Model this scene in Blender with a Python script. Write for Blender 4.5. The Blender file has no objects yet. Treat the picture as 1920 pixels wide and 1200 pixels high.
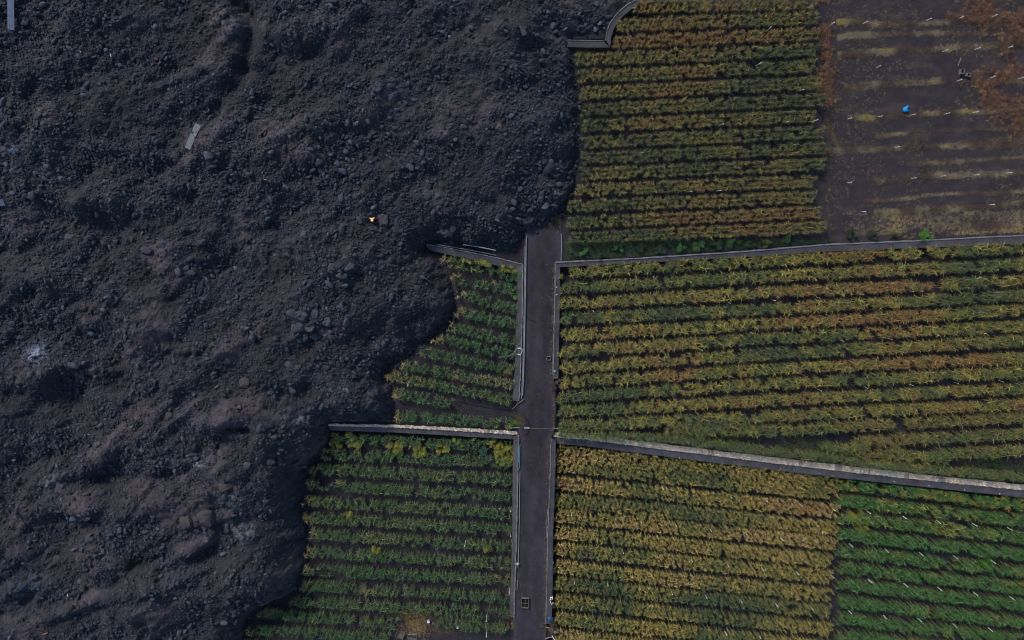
import bpy, math
import numpy as np
from math import radians as R
S = bpy.context.scene
rng = np.random.default_rng(7)

# ------------------------------------------------------------------ camera
F = 1297.0                      # focal length in pixels of the 1920 wide frame
TILT = R(7.9)
CAM = np.array([-1.0, 0.0, 130.0])
cam_d = bpy.data.cameras.new('camera'); cam = bpy.data.objects.new('camera', cam_d)
S.collection.objects.link(cam); S.camera = cam
cam_d.sensor_width = 36.0; cam_d.lens = 36.0*F/1920.0
cam_d.clip_start = 1; cam_d.clip_end = 3000
cam.location = CAM; cam.rotation_euler = (-TILT, 0, 0)
# ------------------------------------------------------------------ sky, sun, exposure
SUN_EL, SUN_AZ = R(36), R(-34)      # azimuth measured clockwise from +Y (top of the picture)
W = bpy.data.worlds.new('World'); S.world = W; W.use_nodes = True
nt = W.node_tree; nt.nodes.clear()
sky = nt.nodes.new('ShaderNodeTexSky'); sky.sky_type = 'NISHITA'; sky.sun_disc = False
sky.ozone_density = 2.5; sky.sun_elevation = SUN_EL; sky.sun_rotation = SUN_AZ
bg = nt.nodes.new('ShaderNodeBackground'); bg.inputs['Strength'].default_value = 0.14
wo = nt.nodes.new('ShaderNodeOutputWorld')
nt.links.new(sky.outputs[0], bg.inputs[0]); nt.links.new(bg.outputs[0], wo.inputs[0])
sd = bpy.data.lights.new('sun', 'SUN'); sd.energy = 2.8; sd.angle = R(10); sd.color = (1.0, 0.955, 0.91)
sun = bpy.data.objects.new('sun', sd); S.collection.objects.link(sun)
sun.rotation_euler = (R(90)-SUN_EL, 0, math.pi - SUN_AZ)
S.view_settings.view_transform = 'Standard'; S.view_settings.look = 'None'
S.view_settings.exposure = -0.02; S.cycles.filter_width = 1.0; S.view_settings.gamma = 1.0

# ------------------------------------------------------------------ helpers
ct, st = math.cos(TILT), math.sin(TILT)
def p2w(px, py, z):
    """point of the place at height z that the photograph shows at (px, py)"""
    px = np.asarray(px, float); py = np.asarray(py, float); z = np.asarray(z, float)
    a = (px-960)/F; b = (600-py)/F
    dx = a; dy = ct*b - st*1.0; dz = -st*b - ct
    t = (z-CAM[2])/dz
    return np.stack(np.broadcast_arrays(CAM[0]+dx*t, CAM[1]+dy*t, z), -1)
def hsh(ix, iy, s):
    n = (ix*374761393 + iy*668265263 + s*974634777) & 0xffffffff
    n = ((n ^ (n >> 13))*1274126177) & 0xffffffff
    n = ((n ^ (n >> 16))*2246822519) & 0xffffffff
    return ((n ^ (n >> 15)) & 0xffffff)/float(0xffffff)
def vnoise(x, y, s=0):
    ix = np.floor(x).astype(np.int64); iy = np.floor(y).astype(np.int64)
    fx = x-ix; fy = y-iy
    fx = fx*fx*fx*(fx*(fx*6-15)+10); fy = fy*fy*fy*(fy*(fy*6-15)+10)
    a = hsh(ix, iy, s); b = hsh(ix+1, iy, s); c = hsh(ix, iy+1, s); d = hsh(ix+1, iy+1, s)
    return (a*(1-fx)+b*fx)*(1-fy) + (c*(1-fx)+d*fx)*fy
def fbm(x, y, s=0, o=4, g=0.5):
    x = np.asarray(x, float); y = np.asarray(y, float)
    v = 0; amp = 1; tot = 0
    for k in range(o):
        ca, sa = math.cos(k*1.3), math.sin(k*1.3)
        v = v + amp*(vnoise((x*ca-y*sa)*2**k, (x*sa+y*ca)*2**k, s+k*17)*2-1); tot += amp; amp *= g
    return v/tot
def worley(x, y, s=0):
    ix = np.floor(x).astype(np.int64); iy = np.floor(y).astype(np.int64)
    best = np.full(x.shape, 9.0); cid = np.zeros(x.shape)
    for dx in (-1, 0, 1):
        for dy in (-1, 0, 1):
            cx = ix+dx; cy = iy+dy
            d = (cx+hsh(cx, cy, s)-x)**2 + (cy+hsh(cx, cy, s+5)-y)**2
            m = d < best
            best = np.where(m, d, best); cid = np.where(m, hsh(cx, cy, s+9), cid)
    return np.sqrt(best), cid

def mat(name, col=(.3, .3, .3), rough=.9, attr=None, nscale=2.0, namp=0.25, bump=0.0, bscale=6.0, spec=0.3, vor=None, noise2=None, metal=0.0, emit=None):
    m = bpy.data.materials.new(name); m.use_nodes = True
    N = m.node_tree; b = N.nodes['Principled BSDF']; L = N.links
    b.inputs['Roughness'].default_value = rough; b.inputs['Specular IOR Level'].default_value = spec
    b.inputs['Metallic'].default_value = metal
    geo = N.nodes.new('ShaderNodeNewGeometry')
    if attr:
        c = N.nodes.new('ShaderNodeAttribute'); c.attribute_name = attr; cout = c.outputs['Color']
    else:
        c = N.nodes.new('ShaderNodeRGB'); c.outputs[0].default_value = (*col, 1); cout = c.outputs[0]
    def noise(scale, detail=5):
        n = N.nodes.new('ShaderNodeTexNoise'); n.inputs['Scale'].default_value = scale
        n.inputs['Detail'].default_value = detail; n.inputs['Roughness'].default_value = .65
        L.new(geo.outputs['Position'], n.inputs['Vector']); return n
    for sc, am in [(nscale, namp)] + ([noise2] if noise2 else []):
        n = noise(sc)
        mr = N.nodes.new('ShaderNodeMapRange'); mr.inputs[1].default_value = .3; mr.inputs[2].default_value = .7
        mr.inputs[3].default_value = 1-am; mr.inputs[4].default_value = 1+am; mr.clamp = False
        L.new(n.outputs['Fac'], mr.inputs[0])
        mx = N.nodes.new('ShaderNodeVectorMath'); mx.operation = 'SCALE'
        L.new(cout, mx.inputs[0]); L.new(mr.outputs[0], mx.inputs['Scale']); cout = mx.outputs[0]
    L.new(cout, b.inputs['Base Color'])
    h = None
    if bump:
        n = noise(bscale, 8); h = n.outputs['Fac']
        if vor:
            v = N.nodes.new('ShaderNodeTexVoronoi'); v.inputs['Scale'].default_value = vor
            L.new(geo.outputs['Position'], v.inputs['Vector'])
            sb = N.nodes.new('ShaderNodeMath'); sb.operation = 'SUBTRACT'
            L.new(h, sb.inputs[0]); L.new(v.outputs['Distance'], sb.inputs[1]); h = sb.outputs[0]
        bp = N.nodes.new('ShaderNodeBump'); bp.inputs['Strength'].default_value = 1.0
        bp.inputs['Distance'].default_value = bump
        L.new(h, bp.inputs['Height']); L.new(bp.outputs[0], b.inputs['Normal'])
    if emit:
        b.inputs['Emission Color'].default_value = (*emit[0], 1); b.inputs['Emission Strength'].default_value = emit[1]
    return m

def mesh_obj(name, V, Fq, m, parent=None, col=None, smooth=False, loc=None):
    """V (n,3); Fq (k,3) or (k,4) int array or list of such; col (n,3)"""
    V = np.asarray(V, np.float32)
    Fs = [np.asarray(f) for f in (Fq if isinstance(Fq, list) else [Fq]) if len(f)]
    if loc is None and parent is None:
        loc = np.array([V[:, 0].mean(), V[:, 1].mean(), V[:, 2].min()])
    if loc is None and parent is not None: loc = np.array(parent['_o'])
    V = V - np.asarray(loc, np.float32)
    me = bpy.data.meshes.new(name)
    me.vertices.add(len(V)); me.vertices.foreach_set('co', V.ravel())
    nl = sum(f.size for f in Fs); nf = sum(len(f) for f in Fs)
    me.loops.add(nl); me.loops.foreach_set('vertex_index', np.concatenate([f.ravel() for f in Fs]).astype(np.int32))
    me.polygons.add(nf)
    tot = np.concatenate([np.full(len(f), f.shape[1]) for f in Fs]).astype(np.int32)
    me.polygons.foreach_set('loop_start', np.concatenate([[0], np.cumsum(tot)[:-1]]).astype(np.int32))
    try: me.polygons.foreach_set('loop_total', tot)
    except Exception: pass
    me.polygons.foreach_set('use_smooth', np.full(nf, smooth))
    if col is not None:
        ca = me.color_attributes.new('tint', 'FLOAT_COLOR', 'POINT')
        ca.data.foreach_set('color', np.concatenate([np.asarray(col, np.float32), np.ones((len(V), 1), np.float32)], 1).ravel())
    me.update(calc_edges=True); me.validate()
    me.materials.append(m)
    o = bpy.data.objects.new(name, me); S.collection.objects.link(o)
    if parent is not None: o.parent = parent
    else: o.location = loc
    return o
def tag(o, label=None, cat=None, group=None, kind=None):
    if label: o['label'] = label
    if cat: o['category'] = cat
    if group: o['group'] = group
    if kind: o['kind'] = kind
    return o
def thing(name, loc, label, cat, group=None):
    o = bpy.data.objects.new(name, None); S.collection.objects.link(o)
    o.location = loc; o['_o'] = [float(c) for c in loc]; o.empty_display_size = .3
    return tag(o, label, cat, group)
class MB:
    """collects boxes, tubes and balls into one mesh"""
    def __init__(s): s.V = []; s.Q = []; s.T = []; s.n = 0
    def add(s, V, Q=None, T=None):
        s.V.append(np.asarray(V, float))
        if Q is not None and len(Q): s.Q.append(np.asarray(Q)+s.n)
        if T is not None and len(T): s.T.append(np.asarray(T)+s.n)
        s.n += len(V); return s
    def box(s, c, size, rz=0, rx=0, ry=0):
        hx, hy, hz = [k/2 for k in size]
        v = np.array([[x, y, z] for z in (-hz, hz) for x, y in ((-hx, -hy), (hx, -hy), (hx, hy), (-hx, hy))])
        def rot(v, a, i, j):
            c_, s_ = math.cos(a), math.sin(a); w = v.copy(); w[:, i] = c_*v[:, i]-s_*v[:, j]; w[:, j] = s_*v[:, i]+c_*v[:, j]; return w
        v = rot(v, rx, 1, 2); v = rot(v, ry, 2, 0); v = rot(v, rz, 0, 1)
        return s.add(v+np.asarray(c), [[0, 3, 2, 1], [4, 5, 6, 7], [0, 1, 5, 4], [1, 2, 6, 5], [2, 3, 7, 6], [3, 0, 4, 7]])
    def tube(s, P, r, n=6):
        P = np.asarray(P, float); k = len(P); rr = np.broadcast_to(r, (k,))
        T = np.gradient(P, axis=0); T /= np.linalg.norm(T, axis=1)[:, None]+1e-9
        up = np.where(np.abs(T[:, 2:3]) > .9, [[1., 0, 0]], [[0, 0, 1.]])
        A = np.cross(T, up); A /= np.linalg.norm(A, axis=1)[:, None]; B = np.cross(T, A)
        an = np.arange(n)*2*math.pi/n
        v = P[:, None]+rr[:, None, None]*(np.cos(an)[None, :, None]*A[:, None]+np.sin(an)[None, :, None]*B[:, None])
        i = np.arange(k-1)[:, None]*n; j = np.arange(n)[None]; j2 = (j+1) % n
        q = np.stack([i+j, i+n+j, i+n+j2, i+j2], -1).reshape(-1, 4)
        caps = [[0, a+1, a+2] for a in range(n-2)]+[[(k-1)*n, (k-1)*n+a+2, (k-1)*n+a+1] for a in range(n-2)]
        return s.add(v.reshape(-1, 3), q, caps)
    def build(s, name, m, parent=None, **k):
        fs = []
        if s.Q: fs.append(np.concatenate(s.Q))
        if s.T: fs.append(np.concatenate(s.T))
        return mesh_obj(name, np.concatenate(s.V), fs, m, parent, **k)

def ico(sub):
    t = (1+5**.5)/2
    v = [(-1, t, 0), (1, t, 0), (-1, -t, 0), (1, -t, 0), (0, -1, t), (0, 1, t), (0, -1, -t), (0, 1, -t), (t, 0, -1), (t, 0, 1), (-t, 0, -1), (-t, 0, 1)]
    f = [(0, 11, 5), (0, 5, 1), (0, 1, 7), (0, 7, 10), (0, 10, 11), (1, 5, 9), (5, 11, 4), (11, 10, 2), (10, 7, 6), (7, 1, 8), (3, 9, 4), (3, 4, 2), (3, 2, 6), (3, 6, 8), (3, 8, 9), (4, 9, 5), (2, 4, 11), (6, 2, 10), (8, 6, 7), (9, 8, 1)]
    v = [np.array(a)/np.linalg.norm(a) for a in v]
    for _ in range(sub):
        c = {}; nf = []
        def mid(a, b):
            k = (min(a, b), max(a, b))
            if k not in c:
                m = v[a]+v[b]; v.append(m/np.linalg.norm(m)); c[k] = len(v)-1
            return c[k]
        for a, b, d in f:
            ab, bd, da = mid(a, b), mid(b, d), mid(d, a)
            nf += [(a, ab, da), (b, bd, ab), (d, da, bd), (ab, bd, da)]
        f = nf
    return np.array(v), np.array(f)
def rocks(P, rad, sub, jit, cols, r):
    """merged angular rocks: P (n,3) centres, rad (n,)"""
    v0, f0 = ico(sub); n = len(P); m = len(v0)
    K = 40; base = []
    for k in range(K):
        d = 1+jit*(r.random(m)*2-1)
        w = v0*d[:, None]
        for _ in range(3):             # chop planes give facets
            nn = r.normal(size=3); nn /= np.linalg.norm(nn); lim = .55+.3*r.random()
            e = w@nn; w = w-np.maximum(e-lim, 0)[:, None]*nn
        w = w*np.array([1.12, .5+.45*r.random(), .5+.35*r.random()])
        base.append(w)
    base = np.array(base); idx = r.integers(0, K, n); a = r.random(n)*6.283
    w = base[idx]*rad[:, None, None]; c, s = np.cos(a)[:, None], np.sin(a)[:, None]
    x = w[..., 0]*c-w[..., 1]*s; y = w[..., 0]*s+w[..., 1]*c
    V = np.stack([x, y, w[..., 2]], -1)+P[:, None]
    Fq = f0[None]+(np.arange(n)*m)[:, None, None]
    return V.reshape(-1, 3), Fq.reshape(-1, 3), np.repeat(cols, m, 0)
def resample(P, n):
    P = np.asarray(P, float); d = np.r_[0, np.cumsum(np.linalg.norm(np.diff(P, axis=0), axis=1))]
    t = np.linspace(0, d[-1], n); return np.stack([np.interp(t, d, P[:, k]) for k in range(P.shape[1])], 1)

# ------------------------------------------------------------------ materials
M = {}
M['lava'] = mat('lava', attr='tint', nscale=1.2, namp=.35, bump=.13, bscale=3.0, vor=4.0, noise2=(6, .3))
M['rock'] = mat('lava_rock', attr='tint', nscale=3, namp=.25, bump=.06, bscale=7)
M['soil'] = mat('soil', attr='tint', nscale=.7, namp=.25, bump=.07, bscale=5, vor=7, noise2=(9, .3))
M['road'] = mat('ash_covered_road', attr='tint', nscale=.9, namp=.16, bump=.03, bscale=9, noise2=(12, .16))
M['boulder'] = mat('boulder_rock', attr='tint', nscale=2.5, namp=.4, bump=.16, bscale=3.5, noise2=(9, .3))
M['leaf'] = mat('leaf', attr='tint', rough=.55, nscale=5, namp=.15, spec=.4)
M['dry'] = mat('dry_plant', attr='tint', rough=.9, nscale=5, namp=.2)
M['stem'] = mat('stem', (.10, .085, .04), nscale=6, namp=.3)
M['wall'] = mat('dusty_wall', (.082, .074, .080), nscale=.35, namp=.40, bump=.05, bscale=3, noise2=(4, .3))
M['coping'] = mat('pale_coping', (.21, .20, .20), nscale=1.6, namp=.35, bump=.03, bscale=5, noise2=(6, .3))
M['cream'] = mat('cream_rubble_bed', (.50, .42, .31), nscale=.9, namp=.35, bump=.05, bscale=4, noise2=(5, .5))
M['stone'] = mat('pale_stone', attr='tint', nscale=4, namp=.25, bump=.02, bscale=9)
M['pipe'] = mat('grey_pipe', (.26, .26, .27), rough=.5, nscale=1.5, namp=.2)
M['blackpipe'] = mat('black_hose', (.015, .015, .017), rough=.5, nscale=2, namp=.2)
M['white'] = mat('white_plastic', (.75, .76, .76), rough=.45, nscale=3, namp=.08)
M['sheet'] = mat('weathered_sheet', (.21, .215, .215), rough=.55, nscale=1.5, namp=.25, noise2=(8, .12), metal=.15)
M['bluesheet'] = mat('blue_grey_sheet', (.11, .135, .20), rough=.6, nscale=1.0, namp=.15, noise2=(6, .1))
M['wood'] = mat('weathered_wood', (.15, .13, .10), nscale=4, namp=.3)
M['teal'] = mat('teal_plastic', (.03, .25, .28), rough=.4, nscale=3, namp=.1)
M['blue'] = mat('blue_plastic', (.01, .30, .70), rough=.4, nscale=3, namp=.12)
M['navy'] = mat('dark_blue_plastic', (.012, .07, .16), rough=.35, nscale=3, namp=.2)
M['conc'] = mat('concrete', (.16, .155, .15), nscale=2, namp=.2, bump=.01)
M['dark'] = mat('dark_void', (.012, .012, .014), nscale=2, namp=.2)
M['orange'] = mat('orange_handle', (.45, .12, .04), nscale=3, namp=.1)
M['glow'] = mat('incandescent_lava', (.5, .2, .05), nscale=6, namp=.3, emit=((1.0, .66, .36), .72))

# ------------------------------------------------------------------ levels of the terraces
Z_TR, Z_MR, Z_BR, Z_LM, Z_BL, Z_UL = 1.6, 0.0, -2.4, 0.0, -2.2, 0.8
RY = [300, 440, 800, 1000, 1300]; RZ = [1.7, 1.6, 1.1, .5, -.4]
def road_z_px(py): return np.interp(py, RY, RZ)
_ry = p2w(np.full(5, 1005.), RY, RZ)[:, 1]
def road_z(y): return np.interp(y, _ry[::-1], np.array(RZ)[::-1])
XL = [(988, 380), (988, 442), (982, 495), (981, 560), (979, 640), (977, 700), (974, 745), (973, 800), (973, 815), (971, 900), (969, 1000), (966, 1100), (964, 1160), (961, 1290)]
XR = [(1053, 380), (1053, 440), (1052, 488), (1042, 494), (1040, 600), (1038, 650), (1037, 700), (1041, 730), (1042, 770), (1040, 805), (1034, 820), (1032, 900), (1028, 1000), (1026, 1100), (1024, 1170), (1021, 1290)]
W2 = [(1041, 492), (1200, 484), (1400, 471), (1540, 459), (1700, 452), (1920, 441), (2100, 432)]
W4 = [(1034, 819), (1100, 824), (1200, 837), (1400, 862), (1600, 886), (1750, 902), (1920, 919), (2100, 938)]
W7 = [(800, 459), (830, 463), (880, 473), (930, 483), (981, 496)]
W8 = [(616, 798), (740, 801), (850, 807), (973, 815)]
def poly(P, z):
    P = np.array(P, float); return p2w(P[:, 0], P[:, 1], z)
wXL = p2w(*np.array(XL, float).T, road_z_px(np.array(XL)[:, 1])); wXR = p2w(*np.array(XR, float).T, road_z_px(np.array(XR)[:, 1]))
w2, w4, w7, w8 = poly(W2, Z_TR+.3), poly(W4, .3), poly(W7, 1.2), poly(W8, .3)
def step(a, b, d, w=.5): return a+(b-a)*np.clip(d/w+.5, 0, 1)
def ground_z(x, y):
    x = np.asarray(x, float); y = np.asarray(y, float)
    xl = np.interp(y, wXL[::-1, 1], wXL[::-1, 0]); xr = np.interp(y, wXR[::-1, 1], wXR[::-1, 0])
    y2 = np.interp(x, w2[:, 0], w2[:, 1]); y4 = np.interp(x, w4[:, 0], w4[:, 1])
    y7 = np.interp(x, w7[:, 0], w7[:, 1]); y8 = np.interp(x, w8[:, 0], w8[:, 1])
    E = np.where(y > y2-.35, Z_TR, np.where(y > y4-.35, Z_MR, Z_BR))
    Wt = np.where(y > y7-.35, Z_UL, np.where(y > y8-.35, Z_LM, Z_BL))
    rz = road_z(y)-.12
    z = np.where(x < xl-.3, Wt, np.where(x > xr+.3, E, rz))
    return z

# ------------------------------------------------------------------ ground sheet
def grid(x0, x1, y0, y1, d):
    xs = np.arange(x0, x1+d/2, d); ys = np.arange(y0, y1+d/2, d)
    X, Y = np.meshgrid(xs, ys); nx, ny = len(xs), len(ys)
    i = np.arange(ny-1)[:, None]*nx+np.arange(nx-1)[None]
    q = np.stack([i, i+1, i+nx+1, i+nx], -1).reshape(-1, 4)
    return X.ravel(), Y.ravel(), q
gx, gy, gq = grid(-55, 110, -100, 62, .3)
gz = ground_z(gx, gy)+.10*fbm(gx*.5, gy*.5, 3)+.05*fbm(gx*2, gy*2, 5, 3)
barren_x = p2w(1545, 250, Z_TR)[0]
n1 = fbm(gx*.08, gy*.08, 21)[:, None]; n2 = fbm(gx*.6, gy*.6, 25)[:, None]; n3 = fbm(gx*.25, gy*.9, 31)[:, None]
cs = np.array([.033, .028, .034])+n1*np.array([.007, .005, .003])+n2*np.array([.008, .006, .005])
bx = ((gx > barren_x) & (gz > 1))[:, None]
lit = np.clip(n3*2.2-.15, 0, 1)
cs = np.where(bx, cs*1.0+np.array([.009, .003, .002])+lit*np.array([.022, .016, .008]), cs)
g = mesh_obj('ground', np.stack([gx, gy, gz], 1), gq, M['soil'], col=np.clip(cs, .01, 1), smooth=True, loc=(0, 0, 0))
tag(g, kind='structure')
bgx, bgy, bgq = grid(-1500, 1500, -1500, 1500, 100)
keep = ~((np.abs(bgx[bgq].mean(1)) < 1) & (np.abs(bgy[bgq].mean(1)) < 1))
o = mesh_obj('distant_ground', np.stack([bgx, bgy, np.full(len(bgx), -3.2)], 1), bgq, M['soil'], col=np.tile([.045, .04, .042], (len(bgx), 1)), loc=(0, 0, 0))
tag(o, kind='structure')
# road
py = np.linspace(395, 1290, 260)
lx = np.interp(py, [p[1] for p in XL], [p[0] for p in XL]); rx = np.interp(py, [p[1] for p in XR], [p[0] for p in XR])
k = 16; T = np.linspace(0, 1, k)
PX = lx[:, None]*(1-T)+rx[:, None]*T; PY = np.repeat(py[:, None], k, 1)
ZZ = road_z_px(PY)
RV = p2w(PX, PY, ZZ)
RV[..., 2] += .03*(1-np.abs(2*T-1))+.02*fbm(RV[..., 0]*1.2, RV[..., 1]*.6, 8)
i = np.arange(len(py)-1)[:, None]*k+np.arange(k-1)[None]
tt_ = np.repeat(T[None], len(py), 0); f1 = fbm(RV[..., 0]*.35, RV[..., 1]*.09, 301, 4); f2 = fbm(RV[..., 0]*1.1, RV[..., 1]*.5, 305, 4)
tr_ = np.exp(-((tt_-.33-.03*f1)/.09)**2)+np.exp(-((tt_-.68-.03*f1)/.09)**2)
edge_ = np.clip(1-np.minimum(tt_, 1-tt_)/.13+f2*.9, 0, 1)
rc = np.array([.041, .035, .043])*(1+.55*f1+.30*f2-.12*tr_)[..., None]
rc = rc*(1-.55*edge_[..., None])+np.array([.066, .054, .054])*.55*edge_[..., None]
o = mesh_obj('road', RV.reshape(-1, 3), np.stack([i, i+k, i+k+1, i+1], -1).reshape(-1, 4), M['road'], col=rc.reshape(-1, 3), smooth=True, loc=(0, 0, 0))
tag(o, kind='structure')

# ------------------------------------------------------------------ lava field
LB = [(1190, -330), (1190, -60), (1186, 0), (1150, 30), (1139, 50), (1134, 73), (1066, 74), (1070, 92), (1074, 120), (1080, 150), (1087, 200), (1089, 260), (1084, 320), (1075, 360), (1062, 390), (1046, 408), (1026, 424), (1000, 437), (984, 446), (975, 462), (960, 474),
      (905, 470), (850, 461), (806, 457), (801, 466), (822, 482), (840, 497), (850, 530), (858, 570), (851, 600), (822, 628), (792, 650), (775, 668), (737, 690), (724, 702), (735, 722), (745, 760), (736, 797), (660, 796), (622, 797), (618, 830), (592, 868), (577, 890), (568, 930), (562, 960), (572, 1000), (571, 1060), (563, 1090), (550, 1125), (510, 1138), (480, 1156), (462, 1185), (430, 1250), (380, 1330), (380, 1700), (-700, 1700), (-700, -330)]
LBw = p2w(*np.array(LB, float).T, 0.3)[:, :2]
def sdist(x, y):
    """distance inside the lava outline, negative outside"""
    best = np.full(x.shape, 1e9); ins = np.zeros(x.shape, bool)
    A = LBw; B = np.roll(LBw, -1, 0)
    for a, b in zip(A, B):
        ab = b-a; t = np.clip(((x-a[0])*ab[0]+(y-a[1])*ab[1])/(ab@ab), 0, 1)
        best = np.minimum(best, (x-a[0]-t*ab[0])**2+(y-a[1]-t*ab[1])**2)
        if a[1] != b[1]:
            c = ((a[1] > y) != (b[1] > y)) & (x < (b[0]-a[0])*(y-a[1])/(b[1]-a[1])+a[0]); ins ^= c
    return np.where(ins, 1, -1)*np.sqrt(best)
ZL = 6.0
FEAT = [(470, 40, 455, 130, 13, -.75), (455, 130, 400, 215, 13, -.45), (400, 215, 320, 310, 12, .35), (320, 310, 235, 370, 16, -.5), (440, 2, 462, 22, 13, -1.6), (375, 262, 345, 290, 12, -.5),
        (500, 20, 485, 120, 22, .7), (470, 165, 400, 260, 22, .9), (390, 280, 330, 350, 22, .6), (415, 30, 440, 60, 22, .8), (205, 425, 195, 450, 42, -1.5), (150, 385, 220, 372, 22, 1.3),
        (520, 100, 600, 108, 16, -.7), (525, 68, 640, 60, 26, .9), (690, 640, 735, 655, 34, -2.2), (560, 900, 540, 940, 26, -1.2), (0, 520, 95, 520, 30, 1.2), (30, 640, 150, 620, 28, -1.0),
        (60, 712, 150, 680, 16, 1.2), (40, 760, 190, 770, 34, -.2), (330, 560, 430, 500, 20, -.8), (430, 655, 440, 655, 24, 1.1), (270, 705, 285, 720, 20, .8), (245, 735, 225, 760, 18, .8),
        (395, 790, 440, 785, 20, 1.8), (440, 800, 480, 815, 12, -1.2), (445, 810, 500, 820, 10, .8), (60, 950, 170, 945, 26, 1.4), (0, 1012, 85, 1045, 20, 1.5), (85, 1040, 150, 1075, 16, -1.1), (100, 1150, 190, 1112, 12, 1.2),
        (190, 1112, 300, 1092, 12, .9), (300, 1092, 390, 1062, 12, .8), (250, 1060, 330, 1040, 12, -.8), (320, 1048, 395, 1008, 12, 1.1), (60, 870, 150, 840, 20, -.9), (170, 900, 330, 890, 18, -.8),
        (520, 860, 560, 830, 20, -1.0), (560, 585, 620, 620, 40, .9), (640, 300, 760, 290, 24, -.7), (560, 250, 640, 200, 18, .7), (880, 100, 990, 60, 30, .6), (940, 50, 1055, 72, 14, .9), (850, 200, 950, 300, 40, .6), (780, 330, 900, 380, 24, -.7),
        (1000, 210, 1040, 300, 22, .8), (620, 470, 720, 500, 30, .8), (800, 560, 820, 600, 20, .8), (760, 610, 800, 580, 14, -.7), (640, 760, 700, 740, 24, .7)]
def lava_h(x, y):
    d = sdist(x, y)
    jag = (1.1-.6*np.clip((x-3)/5, 0, 1)*np.clip((y-16)/6, 0, 1))*fbm(x*.35, y*.35, 41, 3)+.35*fbm(x*1.3, y*1.3, 43, 2)
    dd = np.maximum(d+jag*np.clip(d, 0, 1.5)/1.5-.1, 0)
    ca, sa = math.cos(R(38)), math.sin(R(38))
    u = x*ca+y*sa; v = -x*sa+y*ca
    wl = np.clip((-10-x)/50, 0, 1)          # ridges get stronger towards the left
    wx, wy = 2.0*fbm(x*.1, y*.1, 51, 2), 2.0*fbm(x*.1, y*.1, 53, 2)
    big = fbm((u+wx)*.05, (v+wy)*.085, 61, 4)*(1.2+1.3*wl)
    rid = (.5-np.abs(fbm((u+wx)*.09, (v+wy)*.17, 71, 3)))*(.6+.7*wl)
    rel = (big+rid)*1.25+.75*fbm((u+wx)*.11, (v+wy)*.15, 65, 2)
    for (x1, y1, x2, y2, w, a) in FEAT:
        A = p2w(x1, y1, ZL)[:2]; B = p2w(x2, y2, ZL)[:2]; ab = B-A
        t = np.clip(((x-A[0])*ab[0]+(y-A[1])*ab[1])/(ab@ab), 0, 1)
        r2 = (x-A[0]-t*ab[0])**2+(y-A[1]-t*ab[1])**2
        s = w*.1*(1+.25*fbm(x*.4, y*.4, 77, 2))
        rel = rel+1.35*a*np.exp(-r2/(s*s))
    dev = fbm(x*.22, y*.22, 81, 4)*.95+fbm(x*.8, y*.8, 83, 3)*.30
    prof = 1-np.exp(-(dd/3.5)**1.1)
    global LREL; LREL = rel
    P = p2w(1110, 20, 2)
    low = np.exp(-((x-P[0])**2/110+(y-P[1])**2/110))
    base = (ZL+.4-2.6*low)
    y7 = np.interp(x, w7[:, 0], w7[:, 1]); y8 = np.interp(x, w8[:, 0], w8[:, 1])
    L0 = -.45+Z_BL+(Z_LM-Z_BL)*np.clip((y-y8)/3+.5, 0, 1)+np.clip((y-y7)/3+.5, 0, 1)*(.9+1.2*np.clip((x-3)/5, 0, 1))
    L0 = L0+1.1*low
    z = L0+prof*(base-L0+rel)+dev*np.clip(dd/1.5, 0, 1)
    return z, d
def ash_mask(x, y):
    ca, sa = math.cos(R(38)), math.sin(R(38)); u = x*ca+y*sa; v = -x*sa+y*ca
    a = fbm(u*.13, v*.2, 91, 4)+.5*fbm(x*.5, y*.5, 95, 3)
    left = np.clip((5-x)/90, 0, 1)
    return np.clip((a-.33+.14*left+.20*np.clip(LREL, -1.6, 1.6))*2.4, 0, 1)
dx = .24
vx, vy, vq = grid(-128, 25, -92, 92, dx)
vz, vd = lava_h(vx, vy)
w1, c1 = worley(vx/1.15+.3*fbm(vx, vy, 3, 2), vy/1.0, 101); w2_, c2 = worley(vx/.55, vy/.5, 103)
am = ash_mask(vx, vy)
vz = vz+np.clip(vd, 0, 1)*((1-.75*am)*(.42*(c1**2)*(1-w1)+.26*c2*(1-w2_)-.15))+.05*fbm(vx*3, vy*3, 7, 2)
hm = vz[vq].max(1); ok = (vd[vq] > -.3).any(1)
ok &= ((vx[vq[:, 0]] > -128))
vq = vq[ok]; used = np.unique(vq); rm = np.full(len(vx), -1); rm[used] = np.arange(len(used))
n5 = fbm(vx*.25, vy*.25, 111, 3)[:, None]
colA = np.array([.030, .030, .036]); colB = np.array([.063, .051, .060])  # colA darker than the rocks: shade of the gaps painted into the base
lc = colA*(1-am[:, None])+colB*am[:, None]
lc = lc*(1+.22*n5)
tanm = np.clip(fbm(vx*.16, vy*.16, 117, 3)*3-1.3, 0, 1)[:, None]*am[:, None]
lc = lc+tanm*np.array([.026, .018, .012])
def spot(px, py, r, c, amt, z=ZL):
    global lc
    P = p2w(px, py, z); w = np.exp(-((vx-P[0])**2+(vy-P[1])**2)/(r*r))*(np.clip(fbm(vx*1.6, vy*1.6, 121, 3)*2+.5, 0, 1))*amt
    lc = lc*(1-w[:, None])+np.array(c)*w[:, None]
spot(74, 664, 1.7, (.26, .31, .44), .85); spot(372, 862, 1.3, (.34, .36, .36), .8); spot(440, 935, 2.2, (.17, .18, .18), .8); spot(455, 993, 1.7, (.24, .25, .25), .8)
spot(103, 903, 1.4, (.25, .27, .27), .8); spot(575, 790, 1.8, (.18, .19, .21), .8); spot(412, 30, 3.0, (.12, .085, .065), .8); spot(435, 40, 2.2, (.13, .14, .17), .8); spot(730, 175, 2.5, (.09, .10, .12), .7)
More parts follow.
